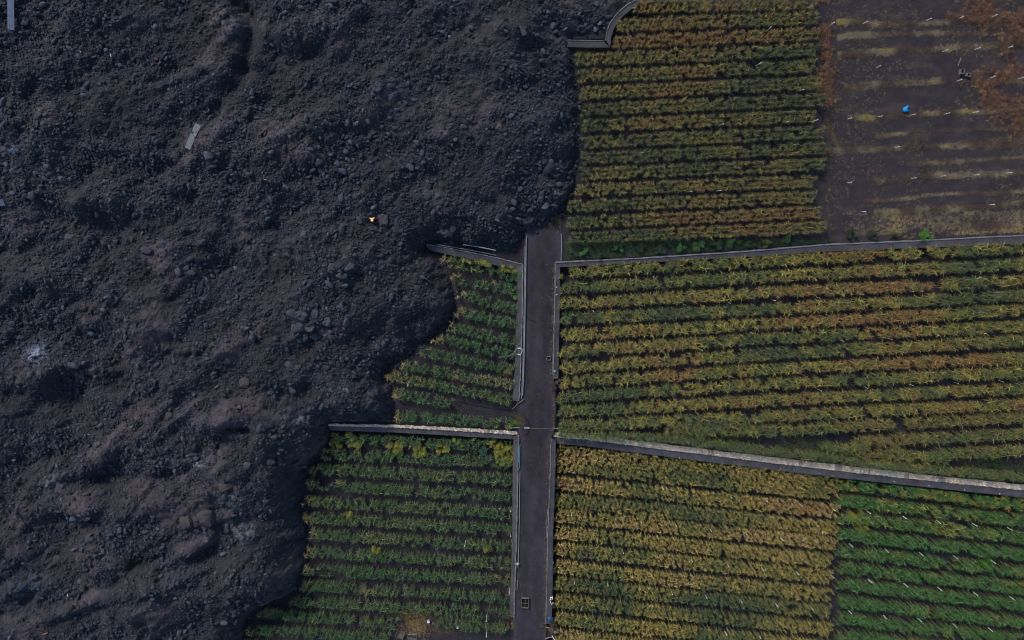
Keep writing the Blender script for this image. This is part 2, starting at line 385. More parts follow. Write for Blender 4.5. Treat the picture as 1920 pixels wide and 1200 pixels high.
spot(428, 982, 1.0, (.25, .26, .26), .8); spot(28, 283, 1.4, (.10, .16, .26), .7); spot(60, 1095, 3.5, (.05, .075, .12), .6)
o = mesh_obj('lava_field', np.stack([vx, vy, vz], 1)[used], rm[vq], M['lava'], col=np.clip(lc, .01, 1)[used], smooth=False, loc=(0, 0, 0))
tag(o, kind='structure')

# rubble
def scatter(n, r, xr=(-126, 25), yr=(-90, 90)):
    return r.uniform(*xr, n), r.uniform(*yr, n)
def rock_cols(n, x, y, r, am):
    b = r.normal(1, .26, n).clip(.5, 1.7)[:, None]
    c = np.array([.049, .053, .068])*b; a = am[:, None]*.6
    c = c*(1-a)+np.array([.060, .052, .062])*b*a
    hi = (r.random(n) < .04)[:, None]
    return np.where(hi, c*1.6, c)
r1 = np.random.default_rng(11)
x, y = scatter(470000, r1); z, d = lava_h(x, y); am = ash_mask(x, y)
clump = fbm(x*.22, y*.22, 131, 3)
keep = (d > -.15) & (r1.random(len(x)) < np.clip(.78+clump*.8, .1, 1)*(1-.55*am))
x, y, z, am = x[keep], y[keep], z[keep], am[keep]
rad = np.exp(r1.normal(-2.28, .52, len(x))).clip(.06, .6)*(1+.35*fbm(x*.12, y*.12, 137, 2))
V, Fq, C = rocks(np.stack([x, y, z+rad*.42], 1), rad, 0, .28, rock_cols(len(x), x, y, r1, am), r1)
o = mesh_obj('lava_rubble', V, Fq, M['rock'], col=C, loc=(0, 0, 0)); tag(o, kind='stuff')
print('small rocks', len(x))
x, y = scatter(14000, r1); z, d = lava_h(x, y); am = ash_mask(x, y)
clump = fbm(x*.12, y*.12, 141, 3)*1.6-.12
keep = (d > .3) & (r1.random(len(x)) < np.clip(.40+clump*1.3, .02, 1)*(1-.5*am))
x, y, z, am = x[keep], y[keep], z[keep], am[keep]
rad = np.exp(r1.normal(-1.15, .38, len(x))).clip(.2, 1.0)
V, Fq, C = rocks(np.stack([x, y, z+rad*.4], 1), rad, 1, .16, rock_cols(len(x), x, y, r1, am)*1.08, r1)
o = mesh_obj('lava_blocks', V, Fq, M['rock'], col=C, loc=(0, 0, 0)); tag(o, kind='stuff')
# rocks rolled off the lava front
x, y = scatter(60000, r1, (-60, 22), (-92, 60)); d = sdist(x, y)
keep = (d < .2) & (d > -2.2) & (r1.random(len(x)) < np.exp(d*1.6)*.6)
x, y, d = x[keep], y[keep], d[keep]; rad = np.exp(r1.normal(-1.85, .5, len(x))).clip(.06, .55)
V, Fq, C = rocks(np.stack([x, y, ground_z(x, y)+rad*.3], 1), rad, 0, .25, rock_cols(len(x), x, y, r1, np.zeros(len(x))), r1)
o = mesh_obj('fallen_lava_rocks', V, Fq, M['rock'], col=C, loc=(0, 0, 0)); tag(o, kind='stuff')

# single boulders one can tell apart
BO = [(184, 858, 13, 'big round grey boulder standing alone above the ash ridges at lower left'), (315, 781, 9, 'round brown-grey boulder just left of the cracked lava mound'),
      (458, 718, 11, 'brownish lumpy boulder above right of the cracked lava mound'), (396, 865, 13, 'flat pale grey slab boulder beside the white crust patch'),
      (420, 914, 14, 'tan rounded boulder with a dark seam right of the flat slab boulder'), (384, 972, 21, 'largest brown lava boulder, at the right of a pair of lumps'),
      (349, 981, 15, 'lower brown lump against the largest brown boulder'), (212, 902, 9, 'angular grey boulder below the big round boulder'),
      (838, 431, 15, 'pale angular boulder above the left end of the upper left retaining wall'), (152, 1094, 11, 'bluish boulder above the long ash ridge at lower left'),
      (112, 916, 12, 'brown hump of rock below the small white crust'), (105, 1050, 9, ''), (130, 447, 9, 'flat slab of rock on the rim of the dark hollow'),
      (548, 588, 12, ''), (566, 590, 13, ''), (590, 589, 9, ''), (558, 612, 16, ''), (582, 614, 12, ''), (613, 602, 12, ''), (603, 620, 10, ''), (562, 635, 9, 'rounded block at the foot of the tight block cluster'), (593, 630, 10, ''), (622, 632, 7, ''),
      (708, 652, 8, ''), (541, 686, 8, ''), (557, 689, 6, ''), (547, 732, 8, ''), (700, 246, 7, 'round boulder alone in the rubble at the upper middle'), (936, 240, 8, 'tan round boulder in the upper rubble near the field edge'), (869, 236, 5, ''), (800, 364, 10, ''), (821, 368, 6, ''),
      (568, 442, 9, ''), (305, 458, 9, ''), (22, 320, 7, ''), (305, 1135, 6, 'pale flat rock low in the middle of the lower left ash'), (499, 822, 6, ''), (523, 843, 6, ''), (505, 866, 10, ''), (460, 876, 8, ''), (301, 924, 7, ''), (284, 968, 7, ''), (145, 1050, 6, ''), (583, 275, 7, ''), (730, 160, 6, ''), (610, 333, 6, ''), (258, 915, 6, ''), (165, 968, 8, ''), (365, 1008, 6, ''), (718, 412, 13, 'broad brown block beside the glowing vent'), (672, 412, 8, 'small grey block left of the glowing vent'), (640, 428, 8, ''), (655, 500, 10, ''), (640, 515, 12, ''), (620, 500, 9, ''), (760, 560, 7, ''), (733, 555, 7, ''), (780, 540, 8, '')]
rb = np.random.default_rng(6)
for (px, py_, rp, lab) in BO:
    P = p2w(px, py_, ZL+.3); z0, _ = lava_h(P[:1], P[1:2]); P = p2w(px, py_, z0[0]+.3)
    z0, _ = lava_h(P[:1], P[1:2]); rr = rp*.098
    v, f = ico(3); s = rb.integers(0, 999)
    nn = 1+.30*fbm(v[:, 0]*1.3+s, v[:, 1]*1.3+v[:, 2]*2.1, 3, 4)+.12*fbm(v[:, 0]*4+s, v[:, 1]*4+v[:, 2]*3, 9, 3)
    v = v*nn[:, None]
    for _ in range(9 if rp != 13 or px != 184 else 0):
        q = rb.normal(size=3); q /= np.linalg.norm(q); v = v-np.maximum(v@q-(.66+.26*rb.random()), 0)[:, None]*q
    v = v*np.array([1, .72+.28*rb.random(),   .45+.2*rb.random()] if px != 184 else [1, 1, .85]); a = rb.random()*6.28
    v = np.stack([v[:, 0]*math.cos(a)-v[:, 1]*math.sin(a), v[:, 0]*math.sin(a)+v[:, 1]*math.cos(a), v[:, 2]], 1)
    warm = ('brown' in lab) or ('tan' in lab)
    c = np.array([.072, .060, .062]) if warm else np.array([.060, .062, .072])
    c = c*rb.uniform(.82, 1.1)
    o = mesh_obj('lava_boulder', v*rr+np.array([P[0], P[1], z0[0]+.0*rr]), f, M['boulder'], col=np.tile(c, (len(v), 1)), smooth=False, loc=(P[0], P[1], z0[0]))
    tag(o, lab or ('grey block in the tight cluster of broken lava blocks' if 535 < px < 630 and 580 < py_ < 640 else 'grey lava boulder standing out of the finer rubble of the lava flow'), 'boulder',
        None if lab else ('blocks of the tight cluster' if 535 < px < 630 and 580 < py_ < 640 else 'loose boulders on the lava flow'))

# ------------------------------------------------------------------ retaining walls
def rz_line(pts, add): return road_z_px(np.array(pts, float)[:, 1])+add
def wall(label, cat, outer, inner, foot, zc, zf, zo, rubble=False, group='battered retaining walls of the terraces'):
    n = 160
    def rs(P, z):
        P = np.array(P, float); z = np.broadcast_to(z, (len(P),)); return resample(p2w(P[:, 0], P[:, 1], z), n)
    a, b, c = rs(outer, zc), rs(inner, zc), rs(foot, np.asarray(zc)-.28)

    t = np.linspace(0, 60, n); wob = .10 if not rubble else .16
    a[:, :2] += wob*np.stack([fbm(t*1.1, t*0, 5, 3), fbm(t*1.1, t*0+9, 6, 3)], 1)*.9
    b[:, :2] += .05*np.stack([fbm(t*1.5, t*0+3, 7, 3), fbm(t*1.5, t*0+4, 8, 3)], 1)
    root = thing('retaining_wall', tuple(map(float, (a[n//2, 0], a[n//2, 1], zf if np.isscalar(zf) else float(np.mean(zf))))), label, cat, group)
    low = a.copy(); low[:, 2] = zo
    th = .12
    def strip(*rows):
        V = np.concatenate(rows); m = len(rows); i = np.arange(m-1)[:, None]*n+np.arange(n-1)[None]
        return V, np.stack([i, i+n, i+n+1, i+1], -1).reshape(-1, 4)
    a2, b2 = a.copy(), b.copy(); a2[:, 2] -= th; b2[:, 2] -= th
    mid = b2*.5+c*.5; mid += .04*np.stack([fbm(t*2, t*0, 15, 3)]*3, 1)
    c[:, :2] += .07*np.stack([fbm(t*1.7, t*0+13, 17, 3), fbm(t*1.7, t*0+14, 18, 3)], 1)
    dwn = c.copy(); dwn[:, 2] = zf-.5; dwn[:, :2] += (c-b)[:, :2]*.15
    q4 = b2*.25+c*.75; q4[:, 2] += .03*fbm(t*3, t*0, 25, 3)
    V, q = strip(low, a2-0, b2, mid, q4, c, dwn)
    mesh_obj('wall_face', V, q, M['wall'], root, smooth=False)
    a3, b3 = a.copy(), b.copy()
    jj = .03*fbm(t*4, t*0, 19, 2); a3[:, 2] += jj; b3[:, 2] += jj*.6
    al, bl = a3.copy(), b3.copy(); al[:, 2] -= th-.004+.03; bl[:, 2] -= th-.004
    V, q = strip(al, a3, b3, bl)
    i0 = [0, n, 2*n, 3*n]; i1 = [k_+n-1 for k_ in i0]
    q = np.concatenate([q, [[i0[0], i0[1], i0[2], i0[3]], [i1[3], i1[2], i1[1], i1[0]]]])
    mesh_obj('coping', V, q, M['coping'] if not rubble else M['cream'], root)
    if rubble:
        L = np.linalg.norm(np.diff(a[:, :2], axis=0), axis=1).sum(); m = int(L*60); rr = np.random.default_rng(3)
        s = rr.random(m); u = rr.random(m)
        A = np.stack([np.interp(s, np.linspace(0, 1, n), a[:, k_]) for k_ in range(3)], 1); B = np.stack([np.interp(s, np.linspace(0, 1, n), b[:, k_]) for k_ in range(3)], 1)
        P = A*(1-u[:, None])+B*u[:, None]; rad = rr.uniform(.06, .20, m); P[:, 2] += rad*.1+.02
        pick = rr.random(m)[:, None]
        cc = np.where(pick < .45, [[.85, .73, .55]], np.where(pick < .72, [[.75, .52, .33]], [[.50, .46, .41]]))*rr.uniform(.65, 1.2, m)[:, None]
        gap = fbm(s*L*.35, s*0, 23, 3)[:, None]; cc = np.where(gap < -.5, cc*.5, cc)
        V, Fq, C = rocks(P, rad, 0, .2, cc, rr)
        mesh_obj('rubble_capping', V, Fq, M['stone'], root, col=C)
    return root
def off(P, dx_, dy_): return [(p[0]+dx_, p[1]+dy_) for p in P]
wall('long grey battered wall rising gently to the right between the upper and middle banana fields', 'retaining wall',
     off(W2, 0, -1), off(W2, .5, 1.2), [(1049, 501), (1200, 493), (1400, 482), (1540, 472), (1700, 466), (1920, 457), (2100, 449)], Z_TR+.35, Z_MR, Z_TR-.5)
wall('grey wall capped with pale stone rubble between the middle field and the tan banana field', 'retaining wall',
     [(1034, 810), (1100, 815), (1200, 827), (1400, 852), (1600, 875), (1750, 892), (1920, 909), (2100, 928)], off(W4, 0, 0),
     [(1044, 832), (1100, 837), (1200, 850), (1400, 875), (1600, 899), (1750, 915), (1920, 933), (2100, 952)], Z_MR+.35, Z_BR, Z_MR-.5, rubble=True)
M3 = [(1041, 494), (1041, 540), (1039.5, 600), (1038, 650), (1037, 703)]
wall('low wall along the right edge of the road beside the middle field', 'retaining wall', off(M3, -1, 0), off(M3, .6, 0), [(1050, 494), (1050, 540), (1049, 600), (1048, 650), (1047, 703)], rz_line(M3, .35), Z_MR, .6)
M5 = [(1034, 822), (1032, 900), (1028, 1000), (1026, 1100), (1024, 1170)]
wall('wall along the right edge of the road beside the tan banana field', 'retaining wall', off(M5, -1.5, 0), off(M5, -.1, 0), [(1042, 824), (1041, 900), (1037, 1000), (1036, 1100), (1034, 1170)], rz_line(M5, .3), Z_BR, -.6)
M6 = [(980, 496), (979.5, 560), (977.5, 640), (975.5, 700), (973, 752)]
wall('low wall on the left of the road behind the twin pipes, beside the small green field', 'retaining wall', off(M6, 1, 0), off(M6, -.6, 0), [(971, 498), (970, 560), (967, 640), (965, 700), (962, 752)], rz_line(M6, .3), Z_LM, .6)
M9 = [(972.5, 816), (970.5, 900), (968.5, 1000), (965.5, 1100), (963.5, 1158)]
wall('wall on the left of the road beside the lower left green field', 'retaining wall', off(M9, 1, 0), off(M9, -.6, 0), [(963, 818), (962, 900), (961, 1000), (958, 1100), (956, 1158)], rz_line(M9, .3), Z_BL, -.6)
wall('slanting wall with the black pipes behind it at the top of the small green field', 'retaining wall', off(W7, 0, -1), off(W7, 0, .6), [(805, 469), (830, 475), (880, 486), (930, 497), (974, 507)], 1.3, Z_LM, 0)
wall('wall with thin pale rubble crest above the lower left green field', 'retaining wall', [(616, 795), (740, 797), (850, 802), (973, 809)], off(W8, 0, 0), [(620, 807), (740, 811), (850, 817), (966, 824)], .35, Z_BL, -.5, rubble=True)
CW = [(1064, 74.5), (1100, 75), (1133, 75.5)]
wall('straight stub of wall holding back lava at the top corner of the upper field', 'retaining wall', CW, off(CW, 0, 1), [(1064, 88), (1100, 89), (1143, 89)], 3.4, Z_TR, 0)
CC = [(1135, 75.5), (1137, 60), (1142, 45), (1151, 31), (1162, 19), (1175, 8), (1190, 0), (1215, -5), (1290, -8)]
CI = [(1136, 75.5), (1138, 60.3), (1143, 45.6), (1152, 31.8), (1163, 20), (1176, 9), (1190.6, 1), (1215, -3), (1290, -6)]
CF = [(1144, 89), (1146, 68), (1152, 52), (1161, 38), (1172, 27), (1184, 17), (1197, 9), (1217, 4), (1290, 2)]
wall('curved grey wall rounding the top corner of the upper banana field', 'retaining wall', CC, CI, CF, 3.4, Z_TR, 0)

# ------------------------------------------------------------------ banana plants
PAL = {'yellow': (.26, .23, .035), 'olive': (.115, .125, .026), 'green': (.058, .100, .024), 'dark': (.030, .060, .022), 'orange': (.23, .125, .030),
       'brown': (.115, .075, .035), 'straw': (.42, .31, .11), 'teal': (.045, .115, .045), 'pale': (.36, .40, .30), 'tan': (.34, .24, .10)}
PAL['umber'] = (.095, .062, .056); PAL['dust'] = (.25, .205, .145); PAL['deep'] = (.022, .082, .019); PAL['gold'] = (.235, .175, .035)
PAL = {k_: np.array(v_) for k_, v_ in PAL.items()}
def leaves(base, az, ln, wd, rise, droop, col, tip, segs=4):
    """base (n,3); V-folded arching leaves; returns verts, quads, colours"""
    n = len(az); s = np.linspace(0, 1, segs+1)
    ro = ln[:, None]*(s-.10*s**3)[None]*(1-.35*np.clip(droop[:, None], 0, 1)*s**2)
    zz = ln[:, None]*(rise[:, None]*s-droop[:, None]*s**2)
    bend = (rng.random(n)-.5)[:, None]*.7*s**2
    ca, sa = np.cos(az[:, None]+bend), np.sin(az[:, None]+bend)
    C = np.stack([base[:, None, 0]+ca*ro, base[:, None, 1]+sa*ro, base[:, None, 2]+zz], -1)
    w = wd[:, None]*(np.array([.3, 1, .85, .5, .04]) if segs == 4 else np.sin(np.linspace(.25, 3.05, segs+1)))[None]
    nx_, ny_ = -sa, ca
    L_ = C+np.stack([nx_*w, ny_*w, -w*.55], -1); R_ = C+np.stack([-nx_*w, -ny_*w, -w*.55], -1)
    V = np.stack([L_, C, R_], 2).reshape(-1, 3)
    k_ = (segs+1)*3; i = (np.arange(n)*k_)[:, None, None]+(np.arange(segs)*3)[None, :, None]
    q = np.stack([i+0, i+3, i+4, i+1], -1).reshape(-1, 4); q2 = np.stack([i+1, i+4, i+5, i+2], -1).reshape(-1, 4)
    tt = (s**2.5)[None, :, None]
    cc = col[:, None]*(1-tt)+tip[:, None]*tt
    cc = np.repeat(cc[:, :, None], 3, 2); cc[:, :, 1] *= 1.35
    return V, np.concatenate([q, q2]), cc.reshape(-1, 3)
def plant_geo(P, H, Rad, nl, wd, cmix, tipc, dead=.15, up=.55, green=False):
    """P (n,3) ground points. returns leaves (V,q,C) with plant index per vertex"""
    n = len(P); idx = np.repeat(np.arange(n), nl); m = len(idx)
    az0 = rng.random(n)*6.283
    az = az0[idx]+np.tile(np.arange(nl), n)*2.4+rng.normal(0, .25, m)
    base = P[idx].copy(); base[:, 2] += H[idx]*(.62+.34*(1-np.tile(np.arange(nl)/nl, n)))
    ln = Rad[idx]*rng.uniform(.72, 1.18, m)
    age_shade = np.clip(np.tile(np.arange(nl)/nl, n)+rng.normal(0, .12, m), 0, 1)
    rise = up*(1.3-.9*age_shade); dr = .5+.7*age_shade
    col = cmix[idx]*(rng.uniform(.7, 1.35, m)*(1.25-.75*age_shade))[:, None]  # older, lower leaves darkened; this also paints the shade inside the crown
    hj = (rng.random(m) < (.03 if green else .25))[:, None]*rng.uniform(.3, .7, m)[:, None]; alt = np.array([PAL['yellow'], PAL['brown'], PAL['olive'], PAL['straw'], PAL['olive']])[rng.integers(0, 5, m)]
    col = col*(1-hj)+alt*hj*.9
    hi = (rng.random(m) < .16)[:, None]; col = np.where(hi, col*1.9+(np.array([.05, .075, .045]) if green else .015), col)  # some leaves brightened in colour as painted highlights
    dd = (rng.random(m) < dead)[:, None]; col = np.where(dd, PAL['brown']*rng.uniform(.7, 1.5, m)[:, None], col)
    dr = np.where(dd[:, 0], 1.5, dr)
    tp = tipc[idx]*rng.uniform(.7, 1.2, m)[:, None]
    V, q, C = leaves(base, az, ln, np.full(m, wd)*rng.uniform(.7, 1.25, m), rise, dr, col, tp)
    return V, q, C, np.repeat(idx, 15), np.repeat(idx, 4)
def stem_geo(P, H, r=.09):
    n = len(P); a = np.arange(5)*1.2566
    ring = np.stack([np.cos(a), np.sin(a)], 1)
    lo = np.concatenate([ring*r*1.4, np.full((5, 1), -.1)], 1); hi = np.concatenate([ring*r*.8, np.zeros((5, 1))], 1)
    V = np.concatenate([P[:, None]+lo[None], P[:, None]+hi[None]+(H*.86)[:, None, None]*np.array([0, 0, 1])], 1)
    j = np.arange(5); j2 = (j+1) % 5; q0 = np.stack([j, j2, j2+5, j+5], 1)
    return V.reshape(-1, 3), (q0[None]+(np.arange(n)*10)[:, None, None]).reshape(-1, 4)
def mixc(n1_, stops):
    """piecewise colour by noise"""
    xs = [s_[0] for s_ in stops]; cs_ = np.array([PAL[s_[1]] for s_ in stops])
    return np.stack([np.interp(n1_, xs, cs_[:, k_]) for k_ in range(3)], 1)
ROWS = {}
ROWS['TR'] = [(1190, 13, 1525, 5), (1160, 47, 1528, 33), (1152, 79, 1530, 63), (1074, 113, 1527, 93), (1072, 144, 1520, 124), (1080, 175, 1535, 155), (1092, 206, 1540, 187), (1090, 236, 1522, 218), (1090, 267, 1540, 248),
              (1087, 297, 1545, 278), (1082, 327, 1541, 308), (1072, 357, 1520, 340), (1066, 387, 1522, 370), (1064, 418, 1532, 398), (1068, 446, 1540, 426)]
ROWS['MR'] = [(1052, 511, 1440, 489, 1960, 462), (1052, 540, 1440, 518, 1960, 493), (1052, 569, 1440, 549, 1960, 524), (1052, 598, 1440, 580, 1960, 551), (1052, 628, 1440, 608, 1960, 579), (1052, 659, 1440, 635, 1960, 609), (1052, 689, 1440, 664, 1960, 637),
              (1052, 717, 1440, 693, 1960, 669), (1050, 745, 1440, 720, 1960, 696), (1050, 772, 1440, 751, 1960, 727), (1050, 799, 1440, 781, 1960, 756), (1250, 806, 1440, 808, 1960, 781), (1600, 829, 1960, 812), (1745, 853, 1960, 843), (1050, 814, 1250, 822, 1440, 846, 1700, 877, 1960, 900), (1540, 838, 1770, 862)]
ROWS['LM'] = [(828, 487, 970, 516), (845, 521, 970, 546), (862, 552, 965, 580), (857, 584, 965, 608), (843, 612, 960, 640), (812, 632, 960, 665), (790, 659, 958, 693), (755, 684, 957, 722), (722, 703, 955, 750), (738, 737, 840, 756), (742, 779, 952, 795)]
ROWS['BL'] = [(618, 822, 960, 838), (597, 851, 955, 868), (575, 878, 958, 900), (573, 908, 955, 931), (561, 939, 955, 963), (568, 970, 955, 994), (582, 1001, 955, 1026), (575, 1035, 955, 1058), (571, 1067, 955, 1089), (566, 1098, 955, 1121), (546, 1127, 950, 1151), (486, 1149, 738, 1170), (820, 1166, 946, 1180), (457, 1180, 725, 1196), (430, 1208, 690, 1225)]
ROWS['BR'] = [(1043, 846, 1300, 873, 1565, 899)]+[(1040, y_, 1565 if y_ < 990 else 1553, y_+54) for y_ in (872, 905, 937, 966, 998, 1029, 1063, 1094, 1127, 1160, 1192, 1225)]
ROWS['GR'] = [(1572, y_, 1960, y_+45) for y_ in (907, 938, 969, 1001, 1033, 1064, 1095, 1128, 1160, 1192, 1224)]
CFG = {  # ground z, nlines, half width m, spacing, H, R, nleaf, leaf w
    'TR': (Z_TR, 3, .74, .78, 2.4, .88, 19, .036), 'MR': (Z_MR, 3, .66, 1.1, 2.5, 1.18, 22, .040), 'LM': (Z_LM, 3, .66, .85, 1.9, 1.0, 14, .038),
    'BL': (Z_BL, 3, .74, .80, 2.0, .98, 15, .038), 'BR': (Z_BR, 4, 1.06, .78, 2.4, .80, 18, .042), 'GR': (Z_BR, 4, .88, .95, 2.4, .95, 15, .050)}
WHERE = {'TR': 'field beside the lava', 'MR': 'wide middle field', 'LM': 'field left of road', 'BL': 'lower left field', 'BR': 'tan field', 'GR': 'green field'}
ORD = ['first', 'second', 'third', 'fourth', 'fifth', 'sixth', 'seventh', 'eighth', 'ninth', 'tenth', 'eleventh', 'twelfth', 'thirteenth', 'fourteenth', 'fifteenth', 'sixteenth']
allP = []; meta = []
for fk, rows in ROWS.items():
    zg, nlines, hw, sp, H, Rd, nleaf, wdt = CFG[fk]
    for ri, row in enumerate(rows):
        pts = np.array(row, float).reshape(-1, 2); Pw = p2w(pts[:, 0], pts[:, 1], zg+H*.8)
        L = np.linalg.norm(np.diff(Pw[:, :2], axis=0), axis=1).sum()
        half = hw*(.75 if (fk == 'MR' and ri in (14,)) else 1)
        dirv = (Pw[-1]-Pw[0])[:2]; dirv /= np.linalg.norm(dirv); nv = np.array([-dirv[1], dirv[0]])
        for li in range(nlines):
            n = int(L/sp); Q = resample(Pw, n)[:, :2]
            Q = Q+dirv*(sp*li/nlines+rng.normal(0, .14, n)[:, None])+nv*(half*(li-(nlines-1)/2)/((nlines-1)/2)+rng.normal(0, .10, n)[:, None])
            keep = rng.random(n) > {'TR': .03, 'MR': .05, 'LM': .12, 'BL': .10, 'BR': .02, 'GR': .10}[fk]
            gapn = fbm(Q[:, 0]*.22, Q[:, 1]*.5, 151+ri, 3); keep &= gapn > (-.62 if fk in ('TR', 'MR', 'BR') else -.6)
            for q_ in Q[keep]: allP.append((q_[0], q_[1], zg)); meta.append((fk, ri, li))
allP = np.array(allP); fks = np.array([m_[0] for m_ in meta]); ris = np.array([m_[1] for m_ in meta])
dl = sdist(allP[:, 0], allP[:, 1]); ok = dl < .1
for (bx_, by_, br_) in ((1850, 1055, 1.3), (735, 857, .8), (740, 838, 1.1), (790, 845, 1.2), (828, 842, 1.1), (900, 848, 1.1), (925, 838, 1.2), (945, 848, 1.5), (640, 832, .8), (1605, 966, 1.), (1900, 930, 1.), (966, 555, .7)):
    Q_ = p2w(bx_, by_, 0.); ok &= np.hypot(allP[:, 0]-Q_[0], allP[:, 1]-Q_[1]) > br_
yb = p2w(855, 1172, Z_BL)   # yard at the lower edge stays clear
allP, fks, ris, dl = allP[ok], fks[ok], ris[ok], dl[ok]
print('plants', len(allP))
# field-wise colour
cm = np.zeros((len(allP), 3)); tp = np.zeros((len(allP), 3)); Hs = np.zeros(len(allP)); Rs = np.zeros(len(allP))
x, y = allP[:, 0], allP[:, 1]; n = len(x)
lo = fbm(x*.07, y*.12, 161, 3); mi = fbm(x*.35, y*.35, 163, 3); pv = rng.normal(0, .25, n)
for fk in CFG:
    m_ = fks == fk; v = (1.5*lo+.7*mi+pv)[m_]+np.random.default_rng(77).normal(0, .2, 20)[ris[m_]]
    if fk == 'TR': c = mixc(v, [(-.8, 'dark'), (-.45, 'green'), (-.15, 'olive'), (.1, 'gold'), (.35, 'olive'), (.6, 'orange')])*.80; t_ = mixc(v, [(-.5, 'olive'), (.2, 'yellow'), (.7, 'orange')])
    if fk == 'MR':
        c = mixc(v, [(-.85, 'dark'), (-.5, 'green'), (-.15, 'olive'), (.1, 'yellow'), (.3, 'gold'), (.5, 'olive'), (.75, 'orange')])
        t_ = mixc(v, [(-.5, 'olive'), (.1, 'yellow'), (.6, 'orange')])
        dk = np.clip((fbm(x[m_]*.1, y[m_]*.1, 171, 2)-.2)*2, 0, .4)[:, None]
        low15 = (ris[m_] >= 11)[:, None]*.5
        c = c*(1-np.maximum(dk, low15))+PAL['green']*.9*np.maximum(dk, low15)
    if fk in ('LM', 'BL'):
        c = mixc(v, [(-.7, 'deep'), (.1, 'deep'), (.7, 'green')]); t_ = mixc(rng.random(m_.sum()), [(0, 'deep'), (.5, 'green'), (1, 'pale')])
        e = np.clip(1-(-dl[m_])/2.2, 0, 1)[:, None]*(rng.random(m_.sum()) < .8)[:, None]    # scorched beside the lava
        c = c*(1-.7*e)+PAL['tan']*.65*e; t_ = t_*(1-.6*e)+PAL['straw']*.6*e
        pt = np.clip(fbm(x[m_]*.2, y[m_]*.3, 181, 3)*4-1.5, 0, 1)[:, None]*.45*(rng.random(m_.sum()) < .7)[:, None]; c = c*(1-pt)+PAL['tan']*.9*pt
    if fk == 'BR':
        g_ = np.clip((fbm(x[m_]*.05+3, y[m_]*.09, 191, 3))*2.4+.34, 0, 1)
        P0 = p2w(1230, 935, 0); g_ = np.maximum(g_, np.exp(-(((x[m_]-P0[0])/17)**2+((y[m_]-P0[1])/6)**2))*.85)
        P1 = p2w(1370, 1150, 0); g_ = np.maximum(g_, np.exp(-(((x[m_]-P1[0])/14)**2+((y[m_]-P1[1])/5)**2))*.9)
        edge = np.exp(-((x[m_]-p2w(1045, 1000, 0)[0])/2.5)**2); g_ = np.clip(g_*(1-edge)-(ris[m_] == 0)*.6, 0, 1)[:, None]
        c1_ = mixc(v, [(-.6, 'olive'), (-.15, 'gold'), (.2, 'gold'), (.5, 'tan'), (.9, 'orange')])*.92; c2_ = mixc(v, [(-.6, 'dark'), (-.1, 'olive'), (.6, 'gold')])
        c = c1_*(1-g_)+c2_*g_; t_ = c*1.3
    if fk == 'GR':
        c = mixc(v, [(-.7, 'deep'), (.1, 'deep'), (.6, 'green'), (1, 'olive')])*1.25; t_ = mixc(rng.random(m_.sum()), [(0, 'deep'), (.7, 'green'), (1, 'pale')])
        top = np.clip(1-ris[m_]/2.5, 0, 1)[:, None]*(rng.random(m_.sum()) < .3)[:, None]; c = c*(1-top)+PAL['yellow']*.8*top
    cm[m_] = c*{'TR': .84, 'MR': .93, 'LM': np.array([1., .9, .75]), 'BL': np.array([.95, .88, .8]), 'BR': 1.2, 'GR': np.array([1.15, 1.05, .72])}[fk]; tp[m_] = t_*{'TR': .84, 'MR': .93, 'LM': .9, 'BL': .9, 'BR': 1.2, 'GR': np.array([1., .95, .6])}[fk]
    Hs[m_] = CFG[fk][4]*rng.uniform(.82, 1.15, m_.sum()); Rs[m_] = CFG[fk][5]*rng.uniform(.8, 1.15, m_.sum())
nad = p2w(950, 420, 0); dn = np.hypot(x-nad[0], y-nad[1])-Rs*3
single = np.zeros(n, bool); single[np.argsort(dn)[:290]] = True
# the mass of plants
Vs, Qs, Cs, off_ = [], [], [], 0
Vt, Qt, ot = [], [], 0
for fk in CFG:
    sel = (fks == fk); idx = np.where(sel)[0]
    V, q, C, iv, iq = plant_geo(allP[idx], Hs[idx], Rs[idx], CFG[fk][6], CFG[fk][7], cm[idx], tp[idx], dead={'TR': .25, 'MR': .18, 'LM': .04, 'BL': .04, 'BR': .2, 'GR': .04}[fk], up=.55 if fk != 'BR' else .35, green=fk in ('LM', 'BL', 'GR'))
    sg = single[idx]
    if sg.any():
        nl_ = CFG[fk][6]
        for kk in np.where(sg)[0]:
            gi = idx[kk]; v_ = V[iv == kk] if False else V[kk*nl_*15:(kk+1)*nl_*15]; c_ = C[kk*nl_*15:(kk+1)*nl_*15]
            lq = np.arange(nl_)[:, None, None]*15+(np.arange(4)*3)[None, :, None]
            qq = np.concatenate([np.stack([lq, lq+3, lq+4, lq+1], -1).reshape(-1, 4), np.stack([lq+1, lq+4, lq+5, lq+2], -1).reshape(-1, 4)])
            cv = cm[gi]; word = 'green' if cv[1] > cv[0]*1.25 else ('brownish' if cv[0] > cv[1]*1.35 else 'yellowing')
            nth = ORD[ris[gi]]
            root = thing('banana_plant', tuple(map(float, allP[gi])), f'{word} banana plant in the {nth} row from the top, {WHERE[fk]}', 'banana plant', f'{word} plants of the {nth} row, {WHERE[fk]}')
            mesh_obj('leaf_crown', v_, qq, M['leaf'], root, col=c_)
            sv, sq = stem_geo(allP[gi:gi+1], Hs[gi:gi+1]); mesh_obj('pseudostem', sv, sq, M['stem'], root)
    kv = ~sg[iv]; rm_ = np.cumsum(kv)-1; kq = kv[q[:, 0]]
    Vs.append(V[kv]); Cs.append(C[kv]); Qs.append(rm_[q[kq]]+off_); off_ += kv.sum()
    sv, sq = stem_geo(allP[idx][~sg], Hs[idx][~sg]); Vt.append(sv); Qt.append(sq)
LV = np.concatenate(Vs); LQ = np.concatenate(Qs); LC = np.concatenate(Cs)
b0 = len(LV)
